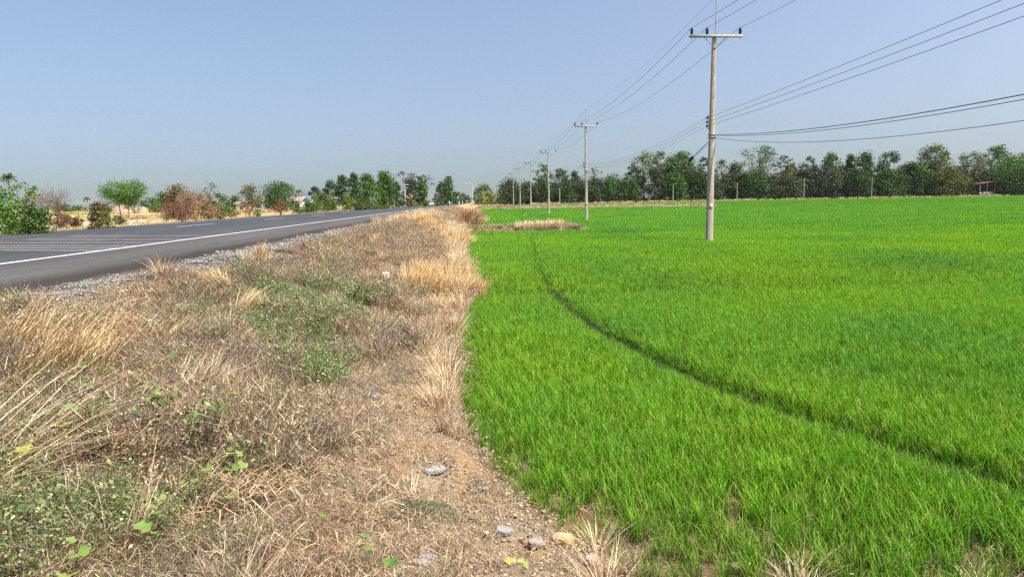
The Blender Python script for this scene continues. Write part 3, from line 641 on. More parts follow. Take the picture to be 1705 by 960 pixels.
tuft(1335, 985, 150, .13, .22, PALE + TAN, 'dry tuft with bent seed heads at the bottom edge in front of the rice', lean=(.1, .8), bend=.8, droop=.3, wd=.0045, seeds=8)
tuft(1345, 990, 10, .05, .36, PALE, 'few tall bent seed stalks at the bottom edge in front of the rice', lean=(.1, .5), bend=.8, droop=.2, wd=.004, seeds=5, hp=.75)
tuft(1640, 990, 60, .12, .22, PALE, 'thin dry grass at the bottom right corner', lean=(.2, .8), wd=.004)
tuft(1060, 965, 90, .08, .2, BRN + TAN, 'small brown tuft at the bottom edge on the bank lip', lean=(.1, .8), wd=.004)
tuft(690, 838, 70, .07, .24, PALE + TAN, 'pale fan of stiff straws behind the dark green creeper', lean=(.1, .9), wd=.004)
tuft(600, 740, 130, .15, .28, PINK, 'greyish dead grass clump in the middle of the near bank', lean=(.1, .7), wd=.004)
tuft(340, 640, 240, .26, .34, PINK + PALE, 'greyish fallen grass clump right of the pale vine leaves', lean=(.3, 1.1), azc=.5, azs=1.2, wd=.005)
tuft(240, 570, 260, .3, .36, TAN + PALE, 'tangled tan grass clump right of the big golden clump', lean=(.3, 1.1), wd=.005)
tuft(750, 560, 240, .14, .5, PALE + TAN, 'pale upright straws along the rice edge, upper clump', lean=(0, .4), wd=.006)
tuft(742, 620, 260, .14, .44, PALE + TAN, 'pale upright straws along the rice edge, middle clump', lean=(0, .4), wd=.005)
tuft(735, 680, 200, .12, .36, PALE + PINK, 'pale straws along the rice edge, lower clump', lean=(0, .6), wd=.005)
for (px, lb) in [(872, 'left clump of the pale grass mound at the end of the bund'), (892, 'left middle clump of the pale grass mound on the bund end'), (912, 'right middle clump of the pale grass mound on the bund end'), (930, 'rightmost clump of the pale grass mound on the bund end')]:
    q = xat(px, 49.8); o = obj('grass_tuft', tuft_mesh('grass_tuft', 330, .55, .85, .018, PALE + TAN[:1] + [(.8, .68, .5)], (0, .7), .5, .3, segs=4), loc=(q, 49.8, Hs(q, 49.8) - .05)); tag(o, lb, 'grass tuft', TG)

# vines with pale green leaves: every leaf is a part
M_vine = leaf_mat('vine_leaf', .3, .03, .5, (1.1, 1.1, .5))
def vine_leaf_mesh(col, r=.5):
    m_ = MB(); k = 14; ang = np.linspace(0.35, 2 * math.pi - .35, k); rr = r * (1 + .16 * np.cos(ang * 5) + .05 * np.cos(ang * 11))
    ring = np.stack([np.cos(ang) * rr, np.sin(ang) * rr, .16 * r * np.cos(ang * 5) + .28 * r * np.abs(np.sin(ang)) + .05 * r * np.cos(ang * 3)], -1)
    V = np.vstack([[(.0, 0, 0)], ring]); Q = [(0, i, i + 1, i + 2) for i in range(1, k - 1, 2)] + [(0, k - 1, k, k)][:0]
    m_.add(V, Q, col); return mesh('leaf', np.vstack(m_.V), np.vstack(m_.Q), np.vstack(m_.T), M_vine, True)
VL = [vine_leaf_mesh(c_) for c_ in [(.24, .30, .07), (.17, .26, .055), (.13, .22, .045), (.34, .32, .08), (.10, .18, .04)]]
def vine(name, pts, label, size=.066, cols=(0, 1, 2)):
    P0 = hit(*pts[0][:2], .15); e = empty(name, P0, label, 'vine', 'pale green vines creeping over the dead grass')
    prev = Vector((0, 0, .02)); m_ = MB()
    for i, p_ in enumerate(pts):
        q = hit(p_[0], p_[1], .21 + .03 * random.random()); rel = q - P0
        o = obj('leaf', VL[random.choice(cols)], e); s_ = size * (p_[2] if len(p_) > 2 else 1) * (.8 + .4 * random.random())
        o.location = rel; o.scale = (s_, s_ * .95, s_); o.rotation_euler = (random.uniform(-.5, .2), random.uniform(-.35, .35), random.random() * 6.28)
        m_.tube([prev, (prev + rel) / 2 - Vector((0, 0, .03)), rel - Vector((0, 0, .004))], .0016, 3, (.22, .22, .07)); prev = rel - Vector((0, 0, .03))
    m_.build('stem', M_twig, e)
vine('creeping_vine', [(122, 632, .8), (138, 615), (152, 605, 1.1), (165, 617, .9), (176, 622, 1.3), (198, 612, 1.3), (184, 606, .8), (147, 652, 1.1), (130, 645, .8), (172, 657, .9)], 'vine with a row of pale green leaves right of the big golden clump')
vine('creeping_vine', [(232, 617, .9), (240, 645, 1.2), (258, 603, .9), (285, 594, 1.2), (225, 632, .7), (265, 661, 1.4)], 'sparse vine leaves left of the greyish fallen grass', cols=(0, 1, 4))
vine('creeping_vine', [(82, 693, 1.4), (100, 698, .9), (108, 712, 1.0), (55, 738, 1.1), (40, 752, 1.3)], 'yellowish vine leaves among the pale straws at left', cols=(0, 3))
vine('creeping_vine', [(500, 655, 1.0), (508, 664, .8), (480, 688, 1.0), (498, 681, .9), (490, 702, .7)], 'yellow-green vine leaves below the green weeds with seed heads', cols=(3, 0))
vine('creeping_vine', [(332, 768, .8), (345, 790, 1.0), (312, 803, 1.0), (325, 806, .9), (388, 752, .9), (400, 776, 1.3), (387, 793, 1.2), (374, 788, .8), (383, 830, 1.2), (398, 762, .8)], 'vine with round green leaves in the middle of the dead weeds', cols=(1, 2, 1))
vine('creeping_vine', [(247, 850, 1.1), (268, 833, .8), (250, 875, 1.0), (265, 868, 1.2), (238, 884, 1.0), (262, 898, 1.0), (132, 925, 1.3), (120, 912, .8), (112, 958, 1.2)], 'vine leaves around the tall thin straws at bottom left', cols=(1, 2, 0))
vine('creeping_vine', [(535, 862, 1.0), (610, 893, .8), (618, 925, 1.1), (605, 918, .8), (650, 935, 1.0), (655, 946, .9)], 'few small green vine leaves near the bottom centre', cols=(4, 2))
vine('creeping_vine', [(850, 936, .9), (872, 944, .8), (868, 930, .5)], 'two pale leaves on the dirt at the bottom, right of the slab', cols=(3, 0))

def weed(px, py, n, r, h, cols, label, name='green_weed', leaf=.02, cat='weed', seedc=None, shape=1.0, group=None):
    p_ = hit(px, py); m_ = MB(); nst = max(12, n // 30)
    b = disc(nst, r); b[:, 0] *= shape; az = rng.random(nst) * 6.283
    V, Q, T = blades(nst, b, h * (.5 + .6 * rng.random(nst)), .004, az, .2 + .5 * rng.random(nst), .2, .1, tints(nst, BRN + cols, .2), None, 3, tw=1.5); m_.add(V, Q, T)
    c_ = disc(n, r * 1.15, .6); c_[:, 0] *= shape; c_[:, 2] = h * (1 - (np.hypot(c_[:, 0] / shape, c_[:, 1]) / (r * 1.3)) ** 2) * rng.random(n) ** .5
    V, Q, T = leaves(c_, leaf, tints(n, cols, .3), asp=.5); m_.add(V, Q, T)
    if seedc is not None:
        k = n // 22; s_ = c_[rng.integers(0, n, k)] + (0, 0, .015)
        for _ in range(2):
            V, Q, T = leaves(s_, .017, tints(k, seedc, .15), asp=1); m_.add(V, Q, T)
    o = m_.build(name, M_weed); o.location = p_; return tag(o, label, cat, group)
weed(690, 862, 2200, .17, .10, [(.07, .12, .06), (.05, .09, .045), (.09, .14, .08)], 'dark green creeping weed on the bare dirt near the bottom centre', leaf=.013, shape=1.5)
weed(535, 640, 3200, .28, .34, GRN + [(.13, .22, .05)], 'green weed dotted with pale seed heads in the middle of the bank', seedc=[(.62, .56, .36), (.55, .5, .32)], leaf=.02)
weed(470, 610, 2400, .3, .28, GRN + BRN, 'brownish green weed with seed heads left of the green seeded weed', seedc=[(.6, .52, .38)], leaf=.018)
weed(60, 905, 3600, .36, .22, GRN, 'large green weed with pale round flower heads in the bottom left corner', seedc=[(.42, .33, .21), (.35, .27, .17), (.48, .38, .26)], leaf=.0115)
weed(190, 880, 3000, .3, .2, GRN, 'green weed with pale flower heads around the thin straws', seedc=[(.42, .33, .21), (.35, .27, .17), (.48, .38, .26)], leaf=.0115)
weed(505, 530, 5200, .62, .30, [(.11, .16, .06), (.15, .20, .08), (.08, .12, .045), (.22, .22, .12), (.24, .19, .12)], 'widest green weed patch in the upper middle of the bank', leaf=.028, shape=1.3)
weed(452, 497, 3200, .5, .26, [(.10, .17, .05), (.14, .20, .07), (.2, .2, .1)], 'green weed patch behind the widest green patch', leaf=.028, shape=1.2)
weed(740, 392, 500, .3, .18, [(.2, .36, .05), (.16, .28, .05)], 'small bright green weed between the golden strips', leaf=.05)
DB = 'dead brown bushes on the near bank'
for (px, py, r_, h_, n_, lb) in [(250, 770, .36, .34, 5200, 'large grey-brown dead bush above the green weed with flower heads'), (400, 735, .28, .30, 3600, 'grey-brown dead bush right of the largest dead bush, above the round vine leaves'),
                          (335, 700, .26, .28, 3000, 'dead bush behind the two largest dead bushes'), (640, 590, .34, .34, 3400, 'dark brown dead bush between the green weeds and the rice'), (700, 540, .36, .36, 3200, 'dead brown bush at the rice edge below the golden patch'),
                          (600, 545, .36, .30, 3000, 'low dead brown bush right of the widest green weed patch'), (395, 610, .26, .26, 2400, 'dead bush left of the green weed with seed heads'), (515, 745, .22, .24, 2200, 'pale brown dead bush on the edge of the bare dirt'),
                          (560, 440, .6, .34, 3600, 'dead bush on the crest right of the yellow grass clump'), (660, 420, .8, .4, 4200, 'dead bush on the crest behind the golden patch'), (420, 470, .45, .3, 3200, 'dead bush below the upright golden tuft')]:
    weed(px, py, n_, r_, h_, [(.13, .092, .062), (.20, .148, .10), (.075, .052, .037), (.32, .25, .17), (.18, .13, .085)], lb, 'dead_bush', .011 if py > 500 else .022, 'dead bush', [(.42, .35, .27), (.34, .28, .21)], 1.15, DB)
p_ = hit(735, 945); o = empty('dead_stalk_plant', p_, None, None)
for i in range(13):
    m_ = MB(); x0, y0 = random.uniform(-.22, .18), random.uniform(-.06, .08); hh = random.uniform(.09, .17); m_.tube([(x0, y0, 0), (x0 + .01, y0, hh)], .0018, 3, (.2, .12, .08))
    cc_ = np.array([(x0 + .008, y0, hh * q) for q in np.linspace(.45, 1, 26)]) + rng.normal(size=(26, 3)) * .004
    m_.add(*leaves(cc_, .013, tints(26, [(.16, .09, .06), (.22, .13, .08)], .2), asp=.7)); m_.build('stalk', M_twig, o)
tag(o, 'row of dark brown dead seed stalks standing at the bottom centre', 'dead plant')

# stones
SG = 'loose stones on the bank'
def stone(px, py, wpx, hpx, label, tint=(1, 1, 1), depth=.7, flat=.35, rz=0):
    p_ = hit(px, py); s_ = math.hypot(p_.x, p_.y) / FPX; wd_ = wpx * s_
    o = obj('stone', stone_mesh('stone', wd_ * 1.15, wd_ * depth * 1.15, wd_ * flat * 1.15, tint, jag=.12, cuts=3)); o.location = (p_.x, p_.y, p_.z + .012 + wd_ * flat * .42); o.rotation_euler = (.1, -.05, rz); return tag(o, label, 'stone', SG)
stone(724, 789, 40, 14, 'flat grey slab lying on the dirt slope in the middle', (1.15, 1.15, 1.15), .6, .22, .1)
stone(840, 893, 34, 24, 'tilted grey slab near the bottom, left of the yellow clod', (1.0, 1.0, 1.0), .8, .25, -.7)
stone(708, 950, 48, 18, 'pale grey slab cut by the bottom edge', (1.25, 1.25, 1.28), .7, .25, .05)
stone(892, 915, 30, 18, 'brownish stone between the tilted slab and the yellow clod', (.95, .85, .75), .8, .4, -.4)
stone(937, 910, 44, 24, 'yellow clay clod near the rice at the bottom', (1.75, 1.15, .6), .7, .4, -.5)
stone(626, 666, 16, 10, 'small grey stone on the upper dirt slope', (.9, .9, .92), .8, .5, .4)
stone(642, 465, 17, 11, 'white stone beside the golden grass patch', (1.9, 1.9, 1.95), .8, .6, .2)
stone(808, 822, 14, 10, 'small grey stone by the rice edge above the tilted slab', (.85, .9, .85), .8, .6)
stone(985, 945, 30, 26, 'pale clod at the bottom edge of the bank', (1.4, 1.15, .9), .8, .6)
stone(1500, 944, 34, 15, 'pale stone at the bottom right in the rice edge', (1.3, 1.25, 1.15), .8, .4)
stone(808, 760, 16, 13, 'grey-brown clod at the rice edge', (1.0, .88, .7), .8, .8)
stone(665, 680, 14, 6, 'small brown clod right of the small grey stone', (.9, .68, .5), .8, .6)
stone(1225, 955, 22, 12, 'brown clod at the bottom among the sparse rice', (1.05, .8, .55), .8, .6)
stone(160, 527, 26, 8, 'pale patch of stone in the dry grass below the gravel', (1.2, 1.15, 1.1), .6, .2)
C_C = coll('clods')
for q in range(5):
    m_ = MB()
    for j in range(55):
        g_ = .62 + .6 * random.random(); s_ = .004 + .014 * random.random() ** 4; b_ = disc(1, .22)[0]
        v = rng.normal(size=(8, 3)) * .14 + np.array([(x, y, z) for x in (-.5, .5) for y in (-.5, .5) for z in (-.5, .5)]); v *= s_ * np.array((1.3, 1, .7)); a_ = random.random() * 6.3
        v = v @ np.array([[math.cos(a_), math.sin(a_), 0], [-math.sin(a_), math.cos(a_), 0], [0, 0, 1]]) + b_ + (0, 0, .004)
        m_.add(v, [(0, 1, 3, 2), (4, 6, 7, 5), (0, 4, 5, 1), (2, 3, 7, 6), (0, 2, 6, 4), (1, 5, 7, 3)], (1.6 * g_, 1.2 * g_, .80 * g_) if random.random() < .95 else (g_ * 1.1, g_ * 1.05, g_ * .96))
    m_.build('clods_%02d' % q, M_stone, coll=C_C)
x, y, d = bankpts(1.6, 9.5, 60); k = rng.random(len(x)) < .12 + .8 * bare(x, y, d); x, y = x[k], y[k]
scatter('dirt_clods', np.stack([x, y, H(x, y)], -1), rng.integers(0, 5, len(x)), zrot(len(x), .2), .5 + .8 * rng.random(len(x)), C_C, 'crumbly clods of dry earth on the bare slope')
p_ = hit(357, 511); o = obj('plastic_scrap', stone_mesh('plastic_scrap', .14, .1, .07, (1, 1, 1), plain('black_plastic', (.02, .022, .03), .4, .1), jag=.5)); o.location = p_ + Vector((0, 0, .05)); tag(o, 'crumpled black plastic scrap in the dry grass', 'litter')
# curved strip of bark lying on the gravel
p_ = hit(487, 428); m_ = MB()
L_ = np.linspace(-.40, .40, 12); th = np.linspace(.1, 2.9, 7); V = []
for i, l_ in enumerate(L_):
    for a_ in th: w_ = 1 - .55 * abs(l_ / .4) ** 2; V.append((l_, .10 * w_ * math.cos(a_) + .03 * l_, .05 * w_ * math.sin(a_) + .05 * (1 - (l_ / .4) ** 2) + .004 * math.sin(i * 1.7 + a_ * 3)))
i = (np.arange(11)[:, None] * 7 + np.arange(6)[None]).ravel(); m_.add(V, np.stack([i, i + 1, i + 8, i + 7], -1), (.13, .055, .038))
V2 = [(v[0], v[1] * .82, v[2] - .012) for v in V]; m_.add(V2, np.stack([i, i + 7, i + 8, i + 1], -1), (.12, .05, .035))
o = m_.build('bark_strip', M_twig); o.location = p_ + Vector((0, 0, .07)); o.rotation_euler = (0, .12, -.25); tag(o, 'curled red-brown strip of bark lying on the gravel', 'bark')

# ------------------------------------------------------------------ power line
ARM_Z = 10.47; ARM_H = .09
def zone_z(y): return float(rise(np.array([13.0]), np.array([y]))[0])
def make_pole():
    e = empty('utility_pole', (0, 0, 0), 'x', 'utility pole', 'concrete poles of the power line through the rice')
    m_ = MB(); n = 12; zz = np.linspace(-.3, ARM_Z + .05, n); hw = np.interp(zz, [-.3, ARM_Z], [.165, .095]); V = []
    for z_, h_ in zip(zz, hw):
        c_ = h_ * .78
        for (a_, b_) in [(-c_, -h_), (c_, -h_), (h_, -c_), (h_, c_), (c_, h_), (-c_, h_), (-h_, c_), (-h_, -c_)]: V.append((a_, b_, z_))
    i = (np.arange(n - 1)[:, None] * 8); j = np.arange(8)[None]; m_.add(V, np.stack([i + j, i + (j + 1) % 8, i + 8 + (j + 1) % 8, i + 8 + j], -1).reshape(-1, 4))
    t0 = len(V) - 8; m_.add(V[-8:], [(0, 1, 2, 3), (0, 3, 4, 7), (4, 5, 6, 7)])
    m_.build('pole_shaft', M_concrete, e)
    m_ = MB(); m_.box((.03, -.155, ARM_Z), (2.70, .10, .12)); m_.build('crossarm', M_concrete, e)
    for s_ in (-1, 1):
        m_ = MB(); m_.tube([(s_ * .55, -.155, ARM_Z - .062), (s_ * .02, -.125, ARM_Z - .58)], .018, 4); m_.build('brace', M_steel, e)
    for xx in (-1.20, -.42, 1.27):
        m_ = MB(); prof = [(.03, 0), (.03, .05), (.07, .06), (.085, .10), (.06, .125), (.09, .15), (.06, .175), (.09, .20), (.06, .225), (.085, .25), (.05, .29), (.06, .33), (.03, .36)]
        k = 8; V = [(xx + r_ * math.cos(a_ * math.pi / 4), -.155 + r_ * math.sin(a_ * math.pi / 4), ARM_Z + .06 + z_) for (r_, z_) in prof for a_ in range(8)]
        i = (np.arange(len(prof) - 1)[:, None] * 8); m_.add(V, np.stack([i + j, i + (j + 1) % 8, i + 8 + (j + 1) % 8, i + 8 + j], -1).reshape(-1, 4))
        m_.build('insulator', M_ceramic, e, True)
        m_ = MB(); m_.tube([(xx, -.155, ARM_Z - .17), (xx, -.155, ARM_Z - .06)], .012, 4); m_.build('insulator_bolt', M_steel, e)
    m_ = MB(); m_.tube([(.07, .02, ARM_Z - .35), (.07, .02, ARM_Z + 1.95)], .022, 5); m_.build('lightning_rod', M_steel, e)
    m_ = MB(); m_.box((-.20, 0, 6.25), (.03, .05, .75))
    for q in (5.95, 6.55): m_.box((-.16, 0, q), (.10, .04, .03))
    rk = m_.build('insulator_rack', M_steel, e)
    for q in range(3):
        m_ = MB(); m_.tube([(-.26, 0, 5.99 + q * .21), (-.26, 0, 6.03 + q * .21), (-.26, 0, 6.05 + q * .21), (-.26, 0, 6.07 + q * .21), (-.26, 0, 6.11 + q * .21)], [.055, .055, .03, .055, .055], 8, (1, 1, 1)); m_.build('spool_insulator', M_ceramic, rk)
    m_ = MB(); m_.tube([(.17, -.02, 5.55), (.155, -.10, 5.2), (.10, -.165, 4.7), (.0, -.17, 4.1), (-.06, -.18, 3.4), (-.10, -.18, 2.6)], .012, 4); m_.build('ground_wire', M_cable, e)
    for zb_ in (5.5, 5.62):
        m_ = MB(); m_.box((0, 0, zb_), (.345, .345, .035)); m_.build('clamp_band', M_steel, e)
    for zb_ in (ARM_Z - .58, ARM_Z, 8.9, 8.2, 7.5, 6.8, 4.4, 3.7):
        hw_ = .165 - (zb_ + .3) / (ARM_Z + .3) * .07; m_ = MB(); m_.tube([(0, -hw_ - .004, zb_), (0, -hw_ - .03, zb_)], .022, 6); m_.build('bolt', M_steel, e)
    m_ = MB(); m_.box((0, -.165, 1.95), (.16, .012, .22)); m_.build('number_plate', plain('faded_plate', (.42, .38, .30), .7, .1, 8), e)
    return e
proto = make_pole()
PL = ['nearest concrete utility pole, standing in the rice at right', 'second concrete utility pole of the line, standing in the rice', 'third utility pole of the line, standing behind the pale grass mound',
      'fourth utility pole of the line, just behind the far bund', 'fifth utility pole of the line, in front of the light green trees', 'sixth utility pole of the line', 'seventh utility pole of the line', 'eighth utility pole of the line', 'ninth utility pole of the line', 'tenth utility pole of the line, near the yellow-green shrub', 'farthest utility pole of the line']
ex = [0, 0, 0, .1, .25, .9, .9, 1.0, 1, 1, 1]
PB = []
for i, (px_, py_) in enumerate(POLES):
    if i == 0: r_ = proto
    else:
        r_ = proto.copy(); COL.objects.link(r_)
        for ch in list(proto.children):
            c_ = ch.copy(); COL.objects.link(c_); c_.parent = r_
            for g_ in ch.children: d_ = g_.copy(); COL.objects.link(d_); d_.parent = c_
    zb = zone_z(py_) + ex[i] * .3; r_.location = (px_, py_, zb); r_['label'] = PL[i]
    r_.rotation_euler = (0, [.004, -.006, -.008, .003, 0, .004, -.004, 0, 0, 0, 0][i], 0.02 * (i % 3 - 1)); PB.append(Vector((px_, py_, zb)))
P0 = Vector((12.05, -6.0, -.1)); PB0 = [P0] + PB
WG = 'overhead wires of the power line'
def wire(name, off, sag, rad, material, label, cat='power line', last=None, sags=None, dz0=0.0):
    m_ = MB(); P_ = []
    pts = PB0[:last] if last else PB0
    for i in range(len(pts) - 1):
        a_, b_ = pts[i] + Vector(off), pts[i + 1] + Vector(off); a_.z += dz0 if i == 0 else 0; s_ = (sags[i] if sags and i < len(sags) else sag); k = 26 if i < 3 else 8
        for q in range(k): t_ = q / k; c_ = a_.lerp(b_, t_); c_.z -= 4 * s_ * t_ * (1 - t_); P_.append(c_)
    P_.append(pts[-1] + Vector(off)); n = len(P_); R_ = [rad * (1 + min(1.2, max(0, p_.y - 60) / 120)) for p_ in P_]
    m_.tube(P_, R_, 4); o = m_.build(name, material); return tag(o, label, cat, WG)
wz = ARM_Z + .40
wire('power_wire', (-1.20, -.155, wz), .75, .0115, M_wire, 'left high wire strung over the crossarms, on their left end insulators')
wire('power_wire', (-.42, -.155, wz), .75, .0115, M_wire, 'middle high wire strung over the crossarms, left of the pole tops')
wire('power_wire', (1.27, -.155, wz), .75, .0115, M_wire, 'right high wire strung over the crossarms, on their right end insulators')
wire('power_wire', (.07, .02, ARM_Z + 1.93), .5, .006, M_wire, 'thin topmost wire strung between the tips of the pole rods')
for q, lb in enumerate(['lowest of the three parallel wires held on the side of the poles', 'middle of the three parallel wires held on the side of the poles', 'highest of the three parallel wires held on the side of the poles']):
    wire('power_wire', (-.26, 0, 6.05 + q * .21), .8, .0095, M_wire, lb, sags=[.22, .8, .8], dz0=.75 + .12 * q)
wire('telephone_cable', (.19, -.02, 5.62), 1.0, .014, M_cable, 'thick black telephone cable sagging right of the nearest pole', 'cable', sags=[1.0, 2.9, 1.2])
wire('telephone_cable', (.19, .03, 5.58), 1.0, .010, M_cable, 'thin black cable sagging just under the thick telephone cable', 'cable', sags=[1.07, 2.6, 1.2])
wire('telephone_cable', (.12, -.1, 5.45), 1.2, .009, M_cable, 'lowest thin cable, sagging farthest right of the nearest pole', 'cable', sags=[1.42, 2.75, 1.3])
t_ = .095; a_ = PB[0].lerp(PB[1], t_) + Vector((.19, 0, 5.6 - 4 * 2.85 * t_ * (1 - t_))); m_ = MB()
dv = Vector((0.006, 1, -.26)).normalized(); m_.tube([a_ - dv * .34, a_ - dv * .27, a_ + dv * .27, a_ + dv * .34], [.03, .10, .10, .03], 8); o = m_.build('cable_closure', M_cable, None, True); tag(o, 'black splice closure hanging on the cables left of the nearest pole', 'splice box')

# ------------------------------------------------------------------ trees
def profile(kind, t):
    if kind == 'round': return np.sqrt(np.clip(1 - (2 * t - 1) ** 2, 0, 1)) * .96 + .04
    if kind == 'umbrella': return np.where(t < .65, .35 + t / .65 * .65, np.sqrt(np.clip(1 - ((t - .65) / .37) ** 2, 0, 1)))
    if kind == 'cone': return np.clip(1.05 - t, 0, 1) ** .7 * np.clip(t * 6 + .3, 0, 1)
    if kind == 'bush': return np.sqrt(np.clip(1 - (t * .98) ** 2, 0, 1)) * (.85 + .15 * t)
    return np.clip(1.1 - t ** 3, 0, 1) * (.8 + .2 * t)          # block
def limb(m_, a, b, r0, r1, T, sagk=.12, k=4):
    a, b = np.array(a, float), np.array(b, float); mid = (a + b) / 2 + rng.normal(size=3) * np.linalg.norm(b - a) * .06; mid[2] += np.linalg.norm(b - a) * sagk
    t_ = np.linspace(0, 1, 5)[:, None]; P_ = (1 - t_) ** 2 * a + 2 * t_ * (1 - t_) * mid + t_ ** 2 * b; m_.tube(P_, np.linspace(r0, r1, 5), k, T, cap=False)
def twigs(m_, p, d, L, r, depth, T, spread=.6, tips=None):
    p = np.array(p, float); d = np.array(d, float); q = p + d * L; mid = (p + q) / 2 + rng.normal(size=3) * L * .07
    m_.tube([p, mid, q], [r, r * .8, r * .6], 3, T, cap=False)
    if tips is not None and depth <= 1: tips.append(q)
    if depth == 0: return
    for i in range(3 if depth > 1 else 2):
        nd = d + rng.normal(size=3) * spread; nd[2] += .15; nd /= np.linalg.norm(nd); twigs(m_, p + (q - p) * (.6 + .4 * random.random() if i else 1), nd, L * (.6 + .2 * random.random()), r * .6, depth - 1, T, spread, tips)
DKG = [(.028, .066, .015), (.042, .086, .019), (.022, .052, .013)]
MDG = [(.045, .105, .015), (.065, .13, .019), (.033, .08, .013)]
BRG = [(.075, .17, .015), (.10, .20, .018), (.05, .125, .014)]
OLV = [(.09, .10, .028), (.12, .12, .035), (.06, .075, .02)]
YLG = [(.20, .22, .04), (.25, .25, .05), (.14, .17, .035)]
GRY = [(.085, .125, .04), (.115, .15, .052), (.06, .092, .03)]
RDB = [(.13, .062, .038), (.10, .05, .033), (.17, .09, .052)]
def tree(label, px0, px1, ytop, Y, shape='round', cols=MDG, cb=.25, sparse=1.0, name='tree', group=None, cat='tree', trunks=1, K=None, clump=.15, ls=None, zb=None, flat=.75, jit=.25, topbias=0, x=None):
    X = xat((px0 + px1) / 2, Y) if x is None else x; zb = Hs(X, Y) if zb is None else zb
    W = (px1 - px0) * mpp(Y) * 1.15; ht = zat((px0 + px1) / 2, ytop, Y) - zb; ls = ls or max(.09, Y * (.0019 if Y < 120 else .0023))
    if sparse >= 1 and cb < .15: K = (K or 20) * 1.5; sparse *= 1.25
    e = empty(name, (X, Y, zb - .03), label, cat, group)
    K = int((K or int(14 + 16 * random.random())) * 1.5); cr = clump * 1.15 * W; hb = ht * cb; hh = ht - hb
    t_ = (np.arange(K) + rng.random(K)) / K; a_ = rng.random(K) * 6.283
    asym = 1 + .22 * np.sin(a_ * 1 + random.random() * 6)
    rr = np.clip(W / 2 - cr * .35, .05, None) * profile(shape, t_) * rng.random(K) ** .4 * asym
    C = np.stack([np.cos(a_) * rr, np.sin(a_) * rr * .9, hb + t_ * (hh - cr * .4)], -1)
    N_ = int(min(9000, sparse * 3.0 * W * hh / (ls * ls * .42))); N_ = max(N_, 250)
    own = rng.integers(0, K, N_); g0 = rng.normal(size=(N_, 3)); g0 /= np.linalg.norm(g0, axis=1)[:, None]; g0 *= (rng.random(N_) ** .45)[:, None]; g0 *= 1 + (rng.random((N_, 1)) < .12) * rng.random((N_, 1)) * .5
    g_ = g0 * np.array((1, 1, flat)) * cr * 1.12 * (.6 + .7 * rng.random(K))[own][:, None]
    L_ = C[own] + g_; L_[:, 2] = np.clip(L_[:, 2], .03 * ht, None)
    tn = tints(N_, cols, .2) * (1 + (rng.random(K)[own][:, None] - .5) * 2 * (jit + .12))
    V, Q, T = oleaves(L_, g0 + np.array((0, 0, .45)), ls, tn); obj('crown', mesh('crown', V, Q, T, M_tree), e)
    m_ = MB(); r0 = max(.05, ht * .018); bt = (.20, .16, .12) if Y < 90 else (.075, .06, .042)
    for q in range(trunks):
        bx = (q - (trunks - 1) / 2) * W * .16; top = np.array((bx * 1.5 + random.uniform(-.05, .05) * W, 0, hb + hh * .45)); m_.tube([(bx, 0, 0), (bx + random.uniform(-.02, .02) * W, .02, top[2] * .5), top], [r0, r0 * .8, r0 * .4], 6, bt, cap=False)
        for i in rng.choice(K, min(K, 9), False): st = np.array((bx * 1.2, 0, hb * .8 + random.random() * hh * .3)); limb(m_, st, C[i], r0 * .45, r0 * .12, bt)
    m_.build('trunk', M_twig, e); return e
def bare(label, px0, px1, ytop, Y, col, n=5, depth=4, leafc=None, nl=0, group=None, name='bare_shrub', cat='shrub', ls=None, r0=.02, spread=.5, zb=None):
    X = xat((px0 + px1) / 2, Y); zb = Hs(X, Y) if zb is None else zb; W = (px1 - px0) * mpp(Y); ht = zat((px0 + px1) / 2, ytop, Y) - zb
    e = empty(name, (X, Y, zb - .03), label, cat, group); m_ = MB(); tips = []
    for i in range(n):
        d = np.array((random.uniform(-.9, .9) * W / ht, random.uniform(-.5, .5) * W / ht, 1)); d /= np.linalg.norm(d); twigs(m_, (random.uniform(-.15, .15) * W, random.uniform(-.1, .1) * W, 0), d, ht * .38, r0 * Y / 30, depth, col, spread, tips)
    m_.build('branches', M_twig, e)
    if leafc is not None:
        tp = np.array(tips); c_ = tp[rng.integers(0, len(tp), nl)] + rng.normal(size=(nl, 3)) * ht * .022; c_[:, 2] = np.clip(c_[:, 2], .05, None)
        V, Q, T = leaves(c_, ls or max(.05, Y * .0014), tints(nl, leafc, .25), asp=.5); obj('crown', mesh('crown', V, Q, T, M_tree), e)
    return e
